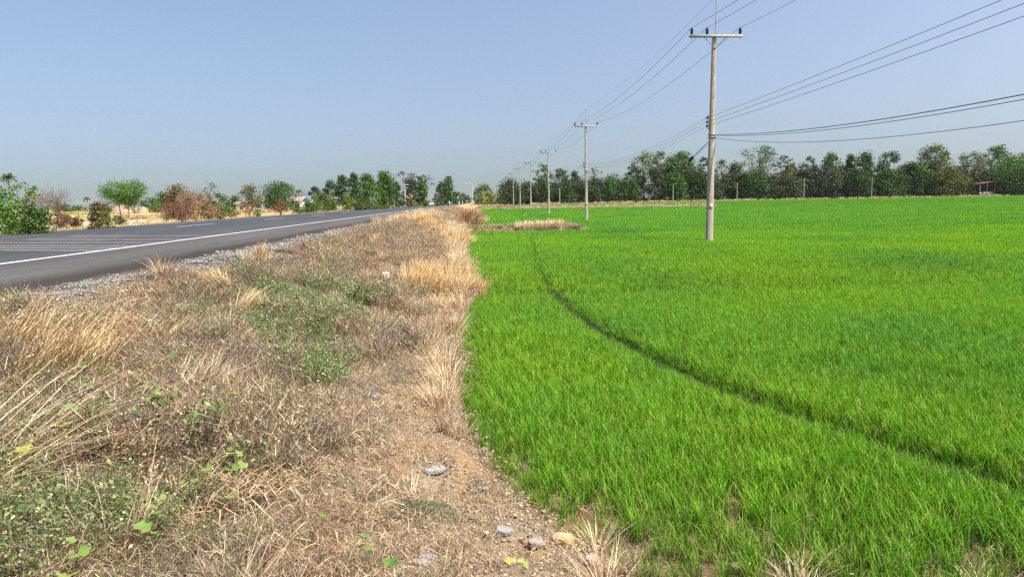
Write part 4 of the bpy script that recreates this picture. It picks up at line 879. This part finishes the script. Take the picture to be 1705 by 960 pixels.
def palm(label, px, ytop, Y, wpx, group=None, zb=None):
    X = xat(px, Y); zb = Hs(X, Y) if zb is None else zb; top = zat(px, ytop, Y) - zb; R_ = wpx * mpp(Y) / 2; hc = top - R_ * .55
    e = empty('coconut_palm', (X, Y, zb - .03), label, 'palm tree', group); m_ = MB(); m_.tube([(0, 0, 0), (.15, 0, hc * .5), (0, 0, hc)], [.18, .14, .12], 6, (.25, .2, .15)); m_.build('trunk', M_twig, e)
    m_ = MB()
    for i in range(20):
        a_ = i * 2.4; el = random.uniform(-.35, 1.25); n = 16; t_ = np.linspace(0, 1, n); L = R_ * random.uniform(.95, 1.15)
        hx = L * t_ * math.cos(el) * (1 - .1 * t_); hz = L * (t_ * math.sin(el) * .9 - .55 * t_ ** 2 * math.cos(el * .6)); P_ = np.stack([hx * math.cos(a_), hx * math.sin(a_), hc + hz], -1)
        m_.tube(P_, .03, 3, (.12, .15, .05), cap=False); sd_ = np.array((-math.sin(a_), math.cos(a_), 0)); tn = tints(n * 2, [(.05, .085, .03), (.09, .12, .04)], .2)
        for s_ in (-1, 1):
            wl = R_ * .30 * np.sin(np.clip(t_ * 2.6 + .4, 0, 3.1))[:, None]; d2 = sd_ * s_ - np.array((0, 0, .6)); fw_ = np.array((math.cos(a_), math.sin(a_), 0)) * .4
            A = P_; B = P_ + (d2 + fw_) * wl; w_ = L / n * .38 * np.array((math.cos(a_), math.sin(a_), 0))
            V = np.stack([A - w_, A + w_, B + w_ * .4, B - w_ * .4], 1).reshape(-1, 3); m_.add(V, np.arange(4 * n).reshape(-1, 4), np.repeat(tn[:n], 4, 0))
    m_.build('crown', M_tree, e); return e

LG = 'trees and shrubs on the left of the road'; RG = 'trees in the belt behind the rice field'
palm('tall coconut palm rising behind the leafy bush at far left', 19, 289, 95, 30, LG)
palm('small far coconut palm left of the two-trunked tree', 146, 327, 230, 14, LG)
palm('far coconut palm left of the blue roof', 498, 315, 230, 15, LG)
tree('dense leafy green bush at the left picture edge beside the road', -60, 42, 309, 27, 'bush', MDG + BRG, .02, 1.2, 'leafy_bush', LG, 'bush', K=34, clump=.16)
tree('leafy green bush next to the roadside, right of the densest bush', 22, 88, 338, 26, 'bush', MDG + DKG, .02, 1.1, 'leafy_bush', LG, 'bush', K=26, clump=.16)
tree('feathery light green shrub top standing over the left bushes', 20, 60, 303, 30, 'round', BRG, .5, .5, 'leafy_shrub', LG, 'shrub', K=12, clump=.14)
bare('red-brown half-dead shrub leaning right behind the left bushes', 58, 104, 314, 29, (.19, .11, .08), 7, 4, RDB + OLV, 1500, LG, 'thorn_shrub', ls=.05)
bare('tall thin bare sapling sticking up behind the red-brown shrub', 52, 118, 296, 34, (.22, .17, .14), 3, 4, None, 0, LG, 'bare_sapling', 'sapling', r0=.010, spread=.38)
tree('small dark bush with reddish twigs on the verge', 146, 176, 334, 31, 'block', [(.08, .07, .035), (.12, .075, .045), (.07, .09, .03)], .0, 1.0, 'dark_bush', LG, 'bush', K=16, clump=.2)
tree('light green low shrub right against the small dark bush', 165, 188, 341, 32, 'bush', BRG, .05, .9, 'green_shrub', LG, 'shrub', K=9, clump=.2)
tree('bright green spreading tree with two thin trunks beside the dirt path', 173, 241, 302, 72, 'umbrella', BRG + MDG[:1], .40, 1.7, 'two_trunk_tree', LG, 'tree', trunks=2, K=30, clump=.13)
tree('round far green tree behind the two-trunked tree, right side', 236, 268, 328, 150, 'bush', MDG, .05, 1, 'tree', LG)
tree('round far tree with flat top left of the big brown bush', 254, 292, 320, 165, 'bush', MDG, .05, 1, 'tree', LG)
tree('small bright green shrub below the round far tree', 254, 270, 338, 120, 'bush', BRG, .02, 1, 'green_shrub', LG, 'shrub', K=8)
bare('dark leafless little tree behind the dirt path', 218, 234, 330, 110, (.12, .09, .08), 4, 3, DKG, 300, LG, 'small_tree', 'tree')
tree('big brown and olive bush hiding the dirt path', 270, 326, 308, 48, 'bush', OLV + [(.17, .10, .06), (.14, .075, .05)], .02, 1.0, 'brown_bush', LG, 'bush', K=26, clump=.15)
bare('tangle of dead red-brown twigs in front of the big olive bush', 268, 320, 325, 45, (.20, .10, .07), 12, 3, [(.11, .062, .04), (.15, .085, .052)], 900, LG, 'dead_shrub', ls=.07)
bare('orange-tan dead creeper covering the right of the big brown bush', 300, 344, 307, 47, (.26, .15, .08), 16, 3, [(.30, .17, .08), (.24, .135, .07)], 1100, LG, 'dead_creeper', 'creeper', ls=.08, spread=.7)
tree('olive shrub right behind the orange creeper', 325, 352, 322, 60, 'bush', OLV, .05, .8, 'olive_shrub', LG, 'shrub', K=10)
tree('thin tall see-through tree with few leaves right of the brown bush', 336, 366, 303, 62, 'umbrella', MDG, .45, .22, 'sparse_tree', LG, trunks=1, K=9, clump=.14)
tree('small olive tree with tan lower part left of the hut', 354, 382, 320, 85, 'round', OLV + MDG, .1, .9, 'small_tree', LG)
bare('red-brown dry sapling in front of the small olive tree', 349, 364, 335, 60, (.25, .13, .08), 4, 3, RDB, 160, LG, 'dry_sapling', 'sapling')
tree('dark far tree just left of the olive-brown round tree', 378, 402, 326, 170, 'bush', DKG, .05, 1, 'tree', LG)
tree('olive-brown round tree beside the hut', 400, 438, 307, 105, 'round', OLV + [(.09, .11, .035)], .22, 1.0, 'round_tree', LG, K=22)
tree('broad dark green round tree hiding the white house', 434, 496, 303, 100, 'round', DKG + MDG, .12, 1.25, 'round_tree', LG, K=34, clump=.14)
bare('dead orange-brown conifer-like shrub under the broad round tree', 455, 478, 331, 62, (.30, .14, .08), 6, 3, [(.17, .08, .045), (.13, .06, .04)], 500, LG, 'dead_shrub', ls=.09)
bare('small red-brown dry shrub on the verge before the hut', 403, 425, 330, 60, (.25, .13, .08), 6, 3, [(.15, .08, .045), (.08, .10, .03)], 420, LG, 'dry_shrub', ls=.08)
tree('low bright green shrub right of the small red-brown dry shrub', 420, 434, 347, 60, 'bush', BRG, .02, 1, 'green_shrub', LG, 'shrub', K=8)
tree('far dark tree right of the blue roof', 514, 536, 310, 210, 'round', DKG, .1, 1.1, 'tree', LG)
tree('green shrub in front of the blue-roofed house', 512, 552, 320, 110, 'bush', MDG + OLV, .03, 1, 'leafy_shrub', LG, 'shrub', K=16)
tree('shrub with orange dry flowers behind the road', 545, 562, 326, 112, 'bush', [(.45, .24, .14), (.12, .14, .05), (.36, .2, .12)], .03, .9, 'flowering_shrub', LG, 'shrub', K=8)
tree('tall bluish dark tree behind, left of the tallest dark pair', 536, 566, 301, 215, 'block', DKG + [(.05, .075, .05)], .1, 1.2, 'tree', LG, K=24)
tree('tall bluish dark tree, left one of the tallest dark pair', 556, 584, 292, 205, 'block', DKG, .1, 1.2, 'tree', LG, K=24)
tree('tallest dark tree of the left group', 576, 604, 289, 190, 'block', DKG, .05, 1.2, 'tree', LG, K=24)
tree('lighter green banana-like shrub left of the big roadside thicket', 566, 590, 322, 110, 'bush', BRG + YLG[:1], .02, 1, 'leafy_shrub', LG, 'shrub', K=9)
tree('big bright thicket tree beside the road, left half', 590, 636, 290, 118, 'block', MDG + BRG, .02, 1.2, 'thicket_tree', LG, K=32, clump=.13)
tree('big thicket tree beside the road, right half with pointed top', 618, 664, 285, 125, 'cone', MDG + BRG[:1], .02, 1.3, 'thicket_tree', LG, K=30, clump=.15)
tree('low green shrub at the foot of the big thicket', 575, 640, 330, 100, 'bush', MDG + OLV, .0, 1, 'leafy_shrub', LG, 'shrub', K=20)
tree('dark round tree right of the big thicket', 648, 672, 302, 165, 'block', DKG, .02, 1.2, 'tree', LG)
tree('dark tree under the flat see-through crown', 664, 705, 299, 190, 'block', DKG, .02, 1.1, 'tree', LG, K=24)
tree('tall tree with flat see-through brownish crown, left half', 664, 700, 285, 185, 'umbrella', [(.10, .075, .06), (.07, .07, .045)], .60, .45, 'flat_crowned_tree', LG, K=16, clump=.13, flat=.4)
tree('tall tree with flat see-through dark crown, right half', 692, 724, 290, 188, 'umbrella', [(.08, .075, .055), (.05, .06, .035)], .55, .5, 'flat_crowned_tree', LG, K=14, clump=.13, flat=.4)
tree('light green pointed tree right of the dark tree by the road', 692, 718, 299, 170, 'cone', MDG + BRG, .02, 1.1, 'tree', LG)
tree('tan dry bush at the roadside under the dark tree', 672, 694, 322, 140, 'bush', [(.26, .20, .11), (.2, .17, .08)], .02, 1, 'dry_bush', LG, 'bush', K=10)
tree('greyish round shrub left of the pointed roadside tree', 721, 738, 320, 175, 'round', GRY + [(.2, .17, .11)], .05, 1.1, 'grey_shrub', LG, 'shrub', K=10)
tree('dark small tree behind the greyish shrub', 726, 744, 303, 230, 'block', DKG, .05, 1.1, 'tree', LG)
tree('pointed dark green tree standing alone above the far hedge', 735, 759, 293, 190, 'cone', DKG + MDG, .12, 1.3, 'pointed_tree', LG, K=22, clump=.2)
tree('far tree beside the road, nearest of the last row', 750, 772, 318, 330, 'bush', DKG + MDG, .02, 1.1, 'tree', LG)
tree('far tree beside the road, second of the last row', 764, 780, 321, 430, 'bush', DKG + MDG, .02, 1.1, 'tree', LG)
tree('tiny farthest tree left of the road end', 774, 785, 325, 560, 'bush', DKG + MDG, .02, 1.1, 'tree', LG)
for (a_, b_, yt, Y, co, lb) in [(84, 116, 352, 40, RDB, 'low red-brown scrub in front of the half-dead shrub'), (112, 140, 358, 36, RDB + OLV, 'low dry scrub left of the small dark bush'), (182, 210, 356, 48, OLV, 'low scrub at the foot of the two-trunked tree'),
                           (342, 372, 344, 62, OLV + RDB, 'low scrub right of the orange creeper'), (372, 400, 342, 66, OLV + MDG, 'low green-brown scrub below the hut'), (478, 506, 337, 80, MDG + OLV, 'low scrub at the right end of the white house'), (500, 530, 333, 90, MDG, 'low green scrub below the blue roof'), (536, 572, 331, 95, OLV + MDG, 'low scrub left of the big thicket')]:
    tree(lb, a_, b_, yt, Y, 'bush', co, .0, 1.0, 'scrub_bush', LG, 'bush', K=12)
for i, (a_, b_, yt, Y, lb) in enumerate([(88, 118, 338, 260, 'low far hedge tree behind the red-brown shrub'), (112, 142, 341, 300, 'low far hedge tree left of the small palm'), (140, 178, 342, 330, 'low far hedge tree right of the small palm'),
                                      (150, 182, 336, 280, 'pinkish far tree left of the two-trunked tree'), (285, 330, 335, 260, 'low far trees behind the big brown bush'), (330, 360, 333, 250, 'low far trees right of the orange creeper'), (490, 520, 325, 300, 'low far trees around the blue roof'), (366, 400, 333, 240, 'low far tree behind the hut')]):
    tree(lb, a_, b_, yt, Y, 'bush', (RDB if 'pinkish' in lb else MDG + DKG), .02, 1.0, 'far_tree', LG, K=12)

R_ = [  # label, px0, px1, ytop, Y, shape, cols, cb, sparse
 ('rounded grey-green tree right of the road end', 788, 826, 307, 330, 'bush', GRY + DKG, .02, 1.1),
 ('yellow-green shrub in front of the rounded grey-green tree', 796, 832, 317, 290, 'bush', YLG, .02, 1.1),
 ('second yellow-green shrub, behind the farthest poles', 822, 852, 313, 285, 'bush', YLG + MDG, .02, 1.1),
 ('mixed green tree behind the middle poles', 838, 872, 308, 290, 'round', MDG + YLG, .02, 1.1),
 ('dark small tree with loose top behind the farthest poles', 828, 850, 304, 310, 'round', DKG, .3, .7),
 ('green tree between the fourth and fifth poles', 862, 896, 303, 255, 'block', MDG, .02, 1.2),
 ('tall light green tree left of the third pole', 890, 920, 273, 245, 'round', BRG + OLV, .3, .9),
 ('dark green tree below the tall light green one', 884, 925, 298, 240, 'block', DKG + MDG, .02, 1.2),
 ('dark round-topped tree right of the third pole', 919, 950, 281, 245, 'round', DKG, .15, 1.2),
 ('dark tree left of the second pole', 944, 970, 285, 245, 'block', DKG, .05, 1.0),
 ('green tree at the foot of the dark round-topped tree', 926, 962, 306, 236, 'bush', MDG, .02, 1.2),
 ('thin pale half-bare tree right of the second pole', 980, 1004, 279, 262, 'umbrella', GRY, .5, .3),
 ('small leafy crown poking over the hedge right of the half-bare tree', 1008, 1034, 288, 262, 'umbrella', BRG, .55, .5),
 ('green hedge tree just behind the second pole', 955, 1002, 299, 240, 'bush', DKG + MDG, .0, 1.3),
 ('green hedge tree in the middle between second and nearest poles', 992, 1036, 296, 240, 'bush', MDG, .0, 1.3),
 ('green hedge tree below the pale feathery tree', 1026, 1072, 298, 238, 'bush', DKG + MDG, .0, 1.3),
 ('dark tree at the left shoulder of the feathery tree', 1036, 1068, 276, 250, 'round', DKG + GRY, .1, .9),
 ('pale feathery tree with broad see-through crown', 1044, 1100, 254, 250, 'round', GRY + [(.16, .2, .08)], .25, .75),
 ('second pale feathery tree, right of the first', 1082, 1126, 252, 255, 'round', GRY + OLV, .25, .75),
 ('bright green broad tree left of the nearest pole', 1108, 1164, 252, 246, 'round', BRG + MDG, .08, 1.25),
 ('lower green tree below the bright broad tree', 1100, 1150, 286, 238, 'bush', MDG, .0, 1.2),
 ('dark thin tree just left of the nearest pole', 1156, 1184, 261, 252, 'round', DKG + GRY, .25, .7),
 ('dark lower tree behind the nearest pole', 1146, 1200, 288, 240, 'block', DKG, .0, 1.3),
 ('grey thin tree right of the nearest pole', 1188, 1220, 264, 262, 'round', GRY, .3, .5),
 ('round olive tree right of the grey thin tree', 1208, 1244, 269, 246, 'round', MDG + OLV, .1, 1.2),
 ('tall tree with wide loose crown standing above the belt', 1233, 1292, 242, 250, 'umbrella', GRY + [(.1, .14, .07)], .35, .6),
 ('dark lower tree under the wide loose crown', 1228, 1290, 286, 240, 'block', DKG + MDG, .0, 1.3),
 ('loose tree right of the wide loose crown', 1288, 1320, 258, 252, 'round', GRY + DKG, .25, .6),
 ('brownish tree in the dip right of the loose tree', 1300, 1330, 272, 246, 'round', OLV, .1, 1.1),
 ('dark low tree in the dip of the belt', 1284, 1336, 292, 240, 'block', DKG + OLV, .0, 1.2),
 ('loose dark tree left of the feathery willow-like tree', 1333, 1362, 259, 254, 'round', DKG + GRY, .2, .7),
 ('feathery olive tree with drooping crown', 1360, 1404, 254, 246, 'block', OLV + MDG, .06, 1.1),
 ('dark dense tree right of the feathery olive tree', 1398, 1428, 256, 246, 'block', MDG + DKG, .03, 1.25),
 ('dark dense tree with broad top', 1418, 1460, 252, 244, 'round', DKG + MDG, .03, 1.3),
 ('dark dense tree in the middle of the right belt', 1400, 1450, 280, 238, 'block', DKG, .0, 1.3),
 ('tree with jagged big-leaved top', 1458, 1500, 250, 246, 'round', MDG + DKG, .05, .95),
 ('dark tree under the jagged top', 1450, 1506, 280, 238, 'block', DKG + MDG, .0, 1.2),
 ('low dark grey-brown tree in the gap right of the jagged top', 1494, 1536, 268, 246, 'round', DKG + GRY, .05, 1.2),
 ('olive-yellow tall tree with pale top', 1526, 1582, 239, 244, 'round', OLV + YLG[2:] + MDG[:1], .1, 1.1),
 ('yellowish drooping tree in front of the tall pale-topped tree', 1550, 1602, 276, 234, 'round', YLG[2:] + OLV, .12, 1.1),
 ('green tree left of the yellowish drooping tree', 1512, 1556, 276, 238, 'block', MDG, .0, 1.2),
 ('brown-grey thin-leaved tree left of the shed', 1582, 1640, 251, 246, 'round', GRY + [(.13, .11, .07)], .12, .95),
 ('dark tree under the brown-grey tree', 1578, 1626, 290, 240, 'block', DKG + OLV, .0, 1.2),
 ('dark tall tree behind the bright green tree at right', 1632, 1686, 240, 252, 'round', DKG + MDG, .2, .9),
 ('thin grey tree top at the right picture edge', 1682, 1722, 250, 256, 'round', GRY, .3, .6),
 ('bright green broad tree at the right picture edge', 1642, 1726, 258, 236, 'round', BRG + MDG, .05, 1.4),
 ('dark tree behind the shed', 1620, 1672, 284, 246, 'block', DKG, .0, 1.3),
 ('dark tree right of the shed under the bright green tree', 1660, 1730, 288, 232, 'block', DKG, .0, 1.4),
]
for (lb, a_, b_, yt, Y, sh, co, cb, sp) in R_:
    tree(lb, a_, b_, yt, Y + 8, sh, co, cb, sp, 'tree', RG, K=int(18 + (b_ - a_) * .35), clump=.14 if sp > .9 else .11, jit=.3)
LM = [(850, 'the middle poles'), (885, 'the fourth pole'), (914, 'the third pole'), (932, 'the short pale pole'), (976, 'the second pole'), (1035, 'the feathery tree'), (1120, 'the pale pole by the bright broad tree'), (1182, 'the nearest pole'), (1227, 'the pale pole right of the nearest pole'), (1262, 'the wide loose crown'), (1338, 'the third pale pole'), (1382, 'the drooping olive tree'), (1451, 'the fourth pale pole'), (1480, 'the jagged treetop'), (1552, 'the pale-topped tall tree'), (1600, 'the yellowish drooping tree'), (1641, 'the shed'), (1700, 'the right picture edge')]
_seen = {}
def UND(px):
    lm = min(LM, key=lambda q: abs(q[0] - px)); dx = px - lm[0]
    w_ = ('right behind ' if abs(dx) < 7 else 'just left of ' if dx < 0 else 'just right of ') + lm[1]
    k = _seen.get(w_, 0); _seen[w_] = k + 1
    return w_ if k == 0 else w_.replace('just ', 'farther ')
for i, px in enumerate(range(850, 1730, 24)):
    w_ = random.uniform(36, 52); 
    tree('dark low undergrowth shrub ' + UND(px), px - w_ / 2, px + w_ / 2, horizon(px) - (random.uniform(36, 54) if px > 1050 else random.uniform(27, 37)), 252 + random.uniform(-8, 4), 'block', [(.028, .05, .02), (.04, .06, .024), (.05, .05, .028)], .0, 1.3, 'undergrowth_shrub', 'dark undergrowth shrubs along the foot of the tree belt', 'shrub', K=10, clump=.2)
# dead red-brown shrub and others on the near bank
bare('dead red-brown shrub standing on the bank near the road end', 768, 802, 341, 58, (.24, .12, .08), 26, 3, [(.34, .18, .11), (.26, .13, .08), (.42, .26, .17)], 1500, None, 'dead_shrub', ls=.11, spread=.7, r0=.012)
bare('low red-brown dead weed patch beside the golden strip', 715, 742, 384, 27, (.30, .13, .09), 12, 2, [(.42, .22, .15), (.3, .15, .1)], 260, None, 'dead_weed', 'weed', ls=.05, spread=.8, r0=.008)

# ------------------------------------------------------------------ buildings and small structures
M_wall = plain('whitewashed_wall', (.62, .62, .60), .85, .08, 1.5); M_roofb = plain('blue_roof_sheet', (.06, .13, .30), .5, .12, 2); M_roofg = plain('brown_roof_sheet', (.26, .20, .16), .7, .15, 2)
M_roofr = plain('red_roof_sheet', (.26, .12, .10), .6, .15, 2); M_dark = plain('dark_interior', (.03, .035, .04), .6, .2); M_wood = plain('grey_timber', (.26, .22, .18), .85, .2, 4)
def house(name, label, cat, px0, px1, Y, wh, rh, depth, rm, wins, nroof=1, zb=None, wallm=M_wall, over=.5):
    x0, x1 = xat(px0, Y), xat(px1, Y); zb = Hs((x0 + x1) / 2, Y) if zb is None else zb; W = x1 - x0
    e = empty(name, ((x0 + x1) / 2, Y + depth / 2, zb), label, cat)
    m_ = MB(); m_.box((0, 0, wh / 2), (W, depth, wh)); wl = m_.build('wall', wallm, e)
    for (u, vz, ww, hw, kind) in wins:
        m_ = MB(); m_.box((u * W / 2, -depth / 2 - .01, vz), (ww, .06, hw)); wn = m_.build(kind, M_dark if kind == 'window' else M_wood, e)
        m_ = MB(); m_.box((u * W / 2, -depth / 2 - .03, vz + hw / 2 + .05), (ww + .2, .1, .08)); m_.box((u * W / 2, -depth / 2 - .03, vz - hw / 2 - .04), (ww + .2, .12, .06)); m_.build('frame', M_wood, wn)
    m_ = MB(); o_ = over; V = [(-W / 2 - o_, -depth / 2 - o_, wh), (W / 2 + o_, -depth / 2 - o_, wh), (W / 2 + o_, 0, wh + rh), (-W / 2 - o_, 0, wh + rh), (W / 2 + o_, depth / 2 + o_, wh), (-W / 2 - o_, depth / 2 + o_, wh)]
    V += [(v[0], v[1], v[2] + .12) for v in V]; m_.add(V, [(0, 1, 2, 3), (3, 2, 4, 5), (6, 9, 8, 7), (9, 11, 10, 8), (0, 6, 7, 1), (5, 4, 10, 11), (1, 7, 8, 2), (2, 8, 10, 4), (0, 3, 9, 6), (3, 5, 11, 9)]); m_.build('roof', rm, e)
    return e
house('small_hut', 'small pale hut with a low brown roof left of the white house', 'hut', 393, 406, 135, 1.35, .5, 3, M_roofg, [(.3, .7, .5, .5, 'window')])
house('white_house', 'long low white house behind the broad round tree', 'house', 420, 500, 138, 1.75, .9, 6, M_roofg, [(-.75, .95, .8, .6, 'window'), (-.4, .95, .8, .6, 'window'), (0.1, .8, .9, 1.5, 'door'), (.6, .95, .8, .6, 'window'), (.88, .95, .5, .6, 'window')])
house('blue_roofed_house', 'far house with a bright blue roof behind the shrubs', 'house', 492, 514, 175, 2.5, .8, 7, M_roofb, [(-.5, 1.5, .9, .9, 'window'), (.4, 1.5, .9, .9, 'window')])
# brown mound behind the two trunked tree
for (a_, b_, yt, lb) in [(186, 222, 337, 'wide brown earth mound behind the two-trunked tree'), (226, 246, 340, 'smaller brown earth mound right of the wide mound')]:
    X = xat((a_ + b_) / 2, 135); W = (b_ - a_) * mpp(135); ht = (zat((a_ + b_) / 2, yt, 135) - 1.4) * .75; V = []; n = 18
    for i in range(n + 1):
        for j in range(n + 1):
            u, v = i / n * 2 - 1, j / n * 2 - 1; r_ = math.hypot(u, v); V.append((u * W / 2, v * W / 2, ht * max(0, 1 - r_ ** 2) ** .7 * (1 + .15 * random.random()) - .05))
    i = (np.arange(n)[:, None] * (n + 1) + np.arange(n)[None]).ravel(); o = obj('earth_mound', mesh('earth_mound', V, np.stack([i, i + 1, i + n + 2, i + n + 1], -1), np.tile((1, 1, 1), (len(V), 1)), plain('brown_earth', (.30, .20, .14), .95, .2, 1.5, .5, 6), True)); o.location = (X, 135, 1.4); tag(o, lb, 'mound')
# open shed with red roof
Y = 246; X0, X1 = xat(1622, Y), xat(1661, Y); zb = Hs(X0, Y); W = X1 - X0; e = empty('open_shed', ((X0 + X1) / 2, Y, zb), 'open shed with a sloping red sheet roof before the dark trees at right', 'shed')
m_ = MB(); za, zc = zat(1622, 306, Y) - zb, zat(1661, 300.5, Y) - zb
V = [(-W / 2 - .4, -2.5, za), (W / 2 + .4, -2.5, zc), (W / 2 + .4, 2.5, zc + .3), (-W / 2 - .4, 2.5, za + .3)]; V += [(v[0], v[1], v[2] + .16) for v in V]
m_.add(V, [(0, 1, 2, 3), (4, 7, 6, 5), (0, 4, 5, 1), (1, 5, 6, 2), (2, 6, 7, 3), (3, 7, 4, 0)]); m_.build('roof', M_roofr, e)
m_ = MB(); m_.box((-.6, -1.6, .85), (W * .72, .15, 1.7)); m_.build('low_wall', M_wall, e)
m_ = MB(); m_.box((0, 2.2, 1.6), (W * .95, .12, 3.2)); m_.build('back_wall', M_wood, e)
for u in (-.9, -.3, .35, .9):
    m_ = MB(); hh = (za * (1 - u) / 2 + zc * (1 + u) / 2); m_.box((u * W / 2, -2.2, hh / 2), (.18, .18, hh)); m_.build('post', M_wood, e)
# pole-like white posts before the belt
for (px, yt, lb) in [(932, 313, 'short pale pole before the hedge left of the second pole'), (1120.5, 306, 'thin pale pole before the bright broad tree'), (1227, 303, 'thin pale pole right of the nearest utility pole'), (1338.5, 297, 'thin pale pole in front of the dip in the tree belt'), (1451, 295.5, 'thin pale pole in front of the dark dense trees at right')]:
    Y = 232; X = xat(px, Y); zb = Hs(X, Y); m_ = MB(); ht = zat(px, yt, Y) - zb; m_.tube([(0, 0, -.2), (0, 0, ht)], [.13, .10], 6, (.40, .37, .32)); o = m_.build('pale_pole', M_twig); o.location = (X, Y, zb); tag(o, lb, 'pole', 'thin pale poles along the tree belt')
    if px in (1120.5, 1227): pass
e = empty('fence', (xat(1400, 247), 247, 1.0), 'low post fence along the foot of the tree belt at right', 'fence')
for px in [1249, 1281, 1290, 1301, 1312, 1326, 1352, 1378, 1393, 1405, 1418, 1430, 1441, 1458, 1469, 1479, 1487.5, 1509.6, 1520, 1523.4, 1539.7, 1554, 1570.5, 1608, 1642, 1656, 1672, 1693]:
    X = xat(px, 247); m_ = MB(); hh = random.uniform(1.3, 1.9); m_.box((X - e.location.x, 0, hh / 2 - .1), (.16, .14, hh), (.5, .45, .38)); m_.build('post', M_twig, e)
m_ = MB()
for z_ in (.5, .9, 1.2): m_.tube([(xat(1245, 247) - e.location.x, 0, z_), (xat(1700, 247) - e.location.x, 0, z_)], .02, 3, (.2, .18, .16), cap=False)
m_.build('fence_wire', M_twig, e)
# roadside guide posts and far lamp, pole on the left
for (px, Y, hh, X, lb) in [(764.5, 150, 1.1, None, 'white guide post at the right edge of the road'), (748, 165, 1.2, None, 'white guide post on the left side of the road near the pointed tree'), (770, 230, 1.3, None, 'farther white guide post at the road bend'), (777.5, 330, 1.8, None, 'farthest white guide post at the road end')]:
    X = xat(px, Y); zb = roadz(X) if -18 < X < -5.6 else Hs(X, Y); zb = 1.4; e = empty('guide_post', (X, Y, zb), lb, 'guide post', 'white guide posts along the road'); m_ = MB(); m_.box((0, 0, hh / 2), (.16, .12, hh)); m_.build('post', M_white, e); m_ = MB(); m_.box((0, -.065, hh * .8), (.13, .02, .12)); m_.build('black_band', M_dark, e)
Y = 300; X = xat(787, Y); e = empty('street_lamp', (X, Y, 1.3), 'tall far street lamp with its arm to the left at the road end', 'street lamp'); ht = zat(787, 306, Y) - 1.3
m_ = MB(); m_.tube([(0, 0, 0), (0, 0, ht)], [.14, .08], 6, (.6, .6, .6)); m_.build('pole', M_twig, e); m_ = MB(); m_.tube([(0, 0, ht), (-1.2, 0, ht + .35), (-2.4, 0, ht + .25)], .06, 5, (.6, .6, .6)); m_.build('arm', M_twig, e); m_ = MB(); m_.box((-2.8, 0, ht + .22), (1.0, .4, .16)); m_.build('lamp_head', M_white, e)
Y = 150; X = xat(675, Y); e = empty('utility_pole', (X, Y, 1.3), 'utility pole with a short crossarm among the trees on the left', 'utility pole'); ht = zat(675, 307, Y) - 1.3
m_ = MB(); m_.tube([(0, 0, 0), (0, 0, ht)], [.15, .10], 6, (.5, .45, .38)); m_.build('pole_shaft', M_twig, e); m_ = MB(); m_.box((-.3, -.15, ht - .1), (2.4, .1, .12), (.5, .45, .38)); m_.build('crossarm', M_twig, e)
for u in (-1.3, -.5, .7):
    m_ = MB(); m_.tube([(u, -.15, ht - .04), (u, -.15, ht + .25)], .06, 6); m_.build('insulator', M_ceramic, e)

# ------------------------------------------------------------------ haze
HZ = MB(); HZ.box((0, 1750, 15.5), (5600, 3900, 34)); me = mesh('haze', HZ.V[0], HZ.Q[0]); hz = obj('haze', me)
m, t, out, N = mat('haze_air'); v = N('ShaderNodeVolumePrincipled', Density=.00005, Anisotropy=0.0); v.inputs['Color'].default_value = (.90, .94, 1.0, 1)
t.links.new(v.outputs[0], out.inputs['Volume']); me.materials.append(m); tag(hz, kind='stuff')
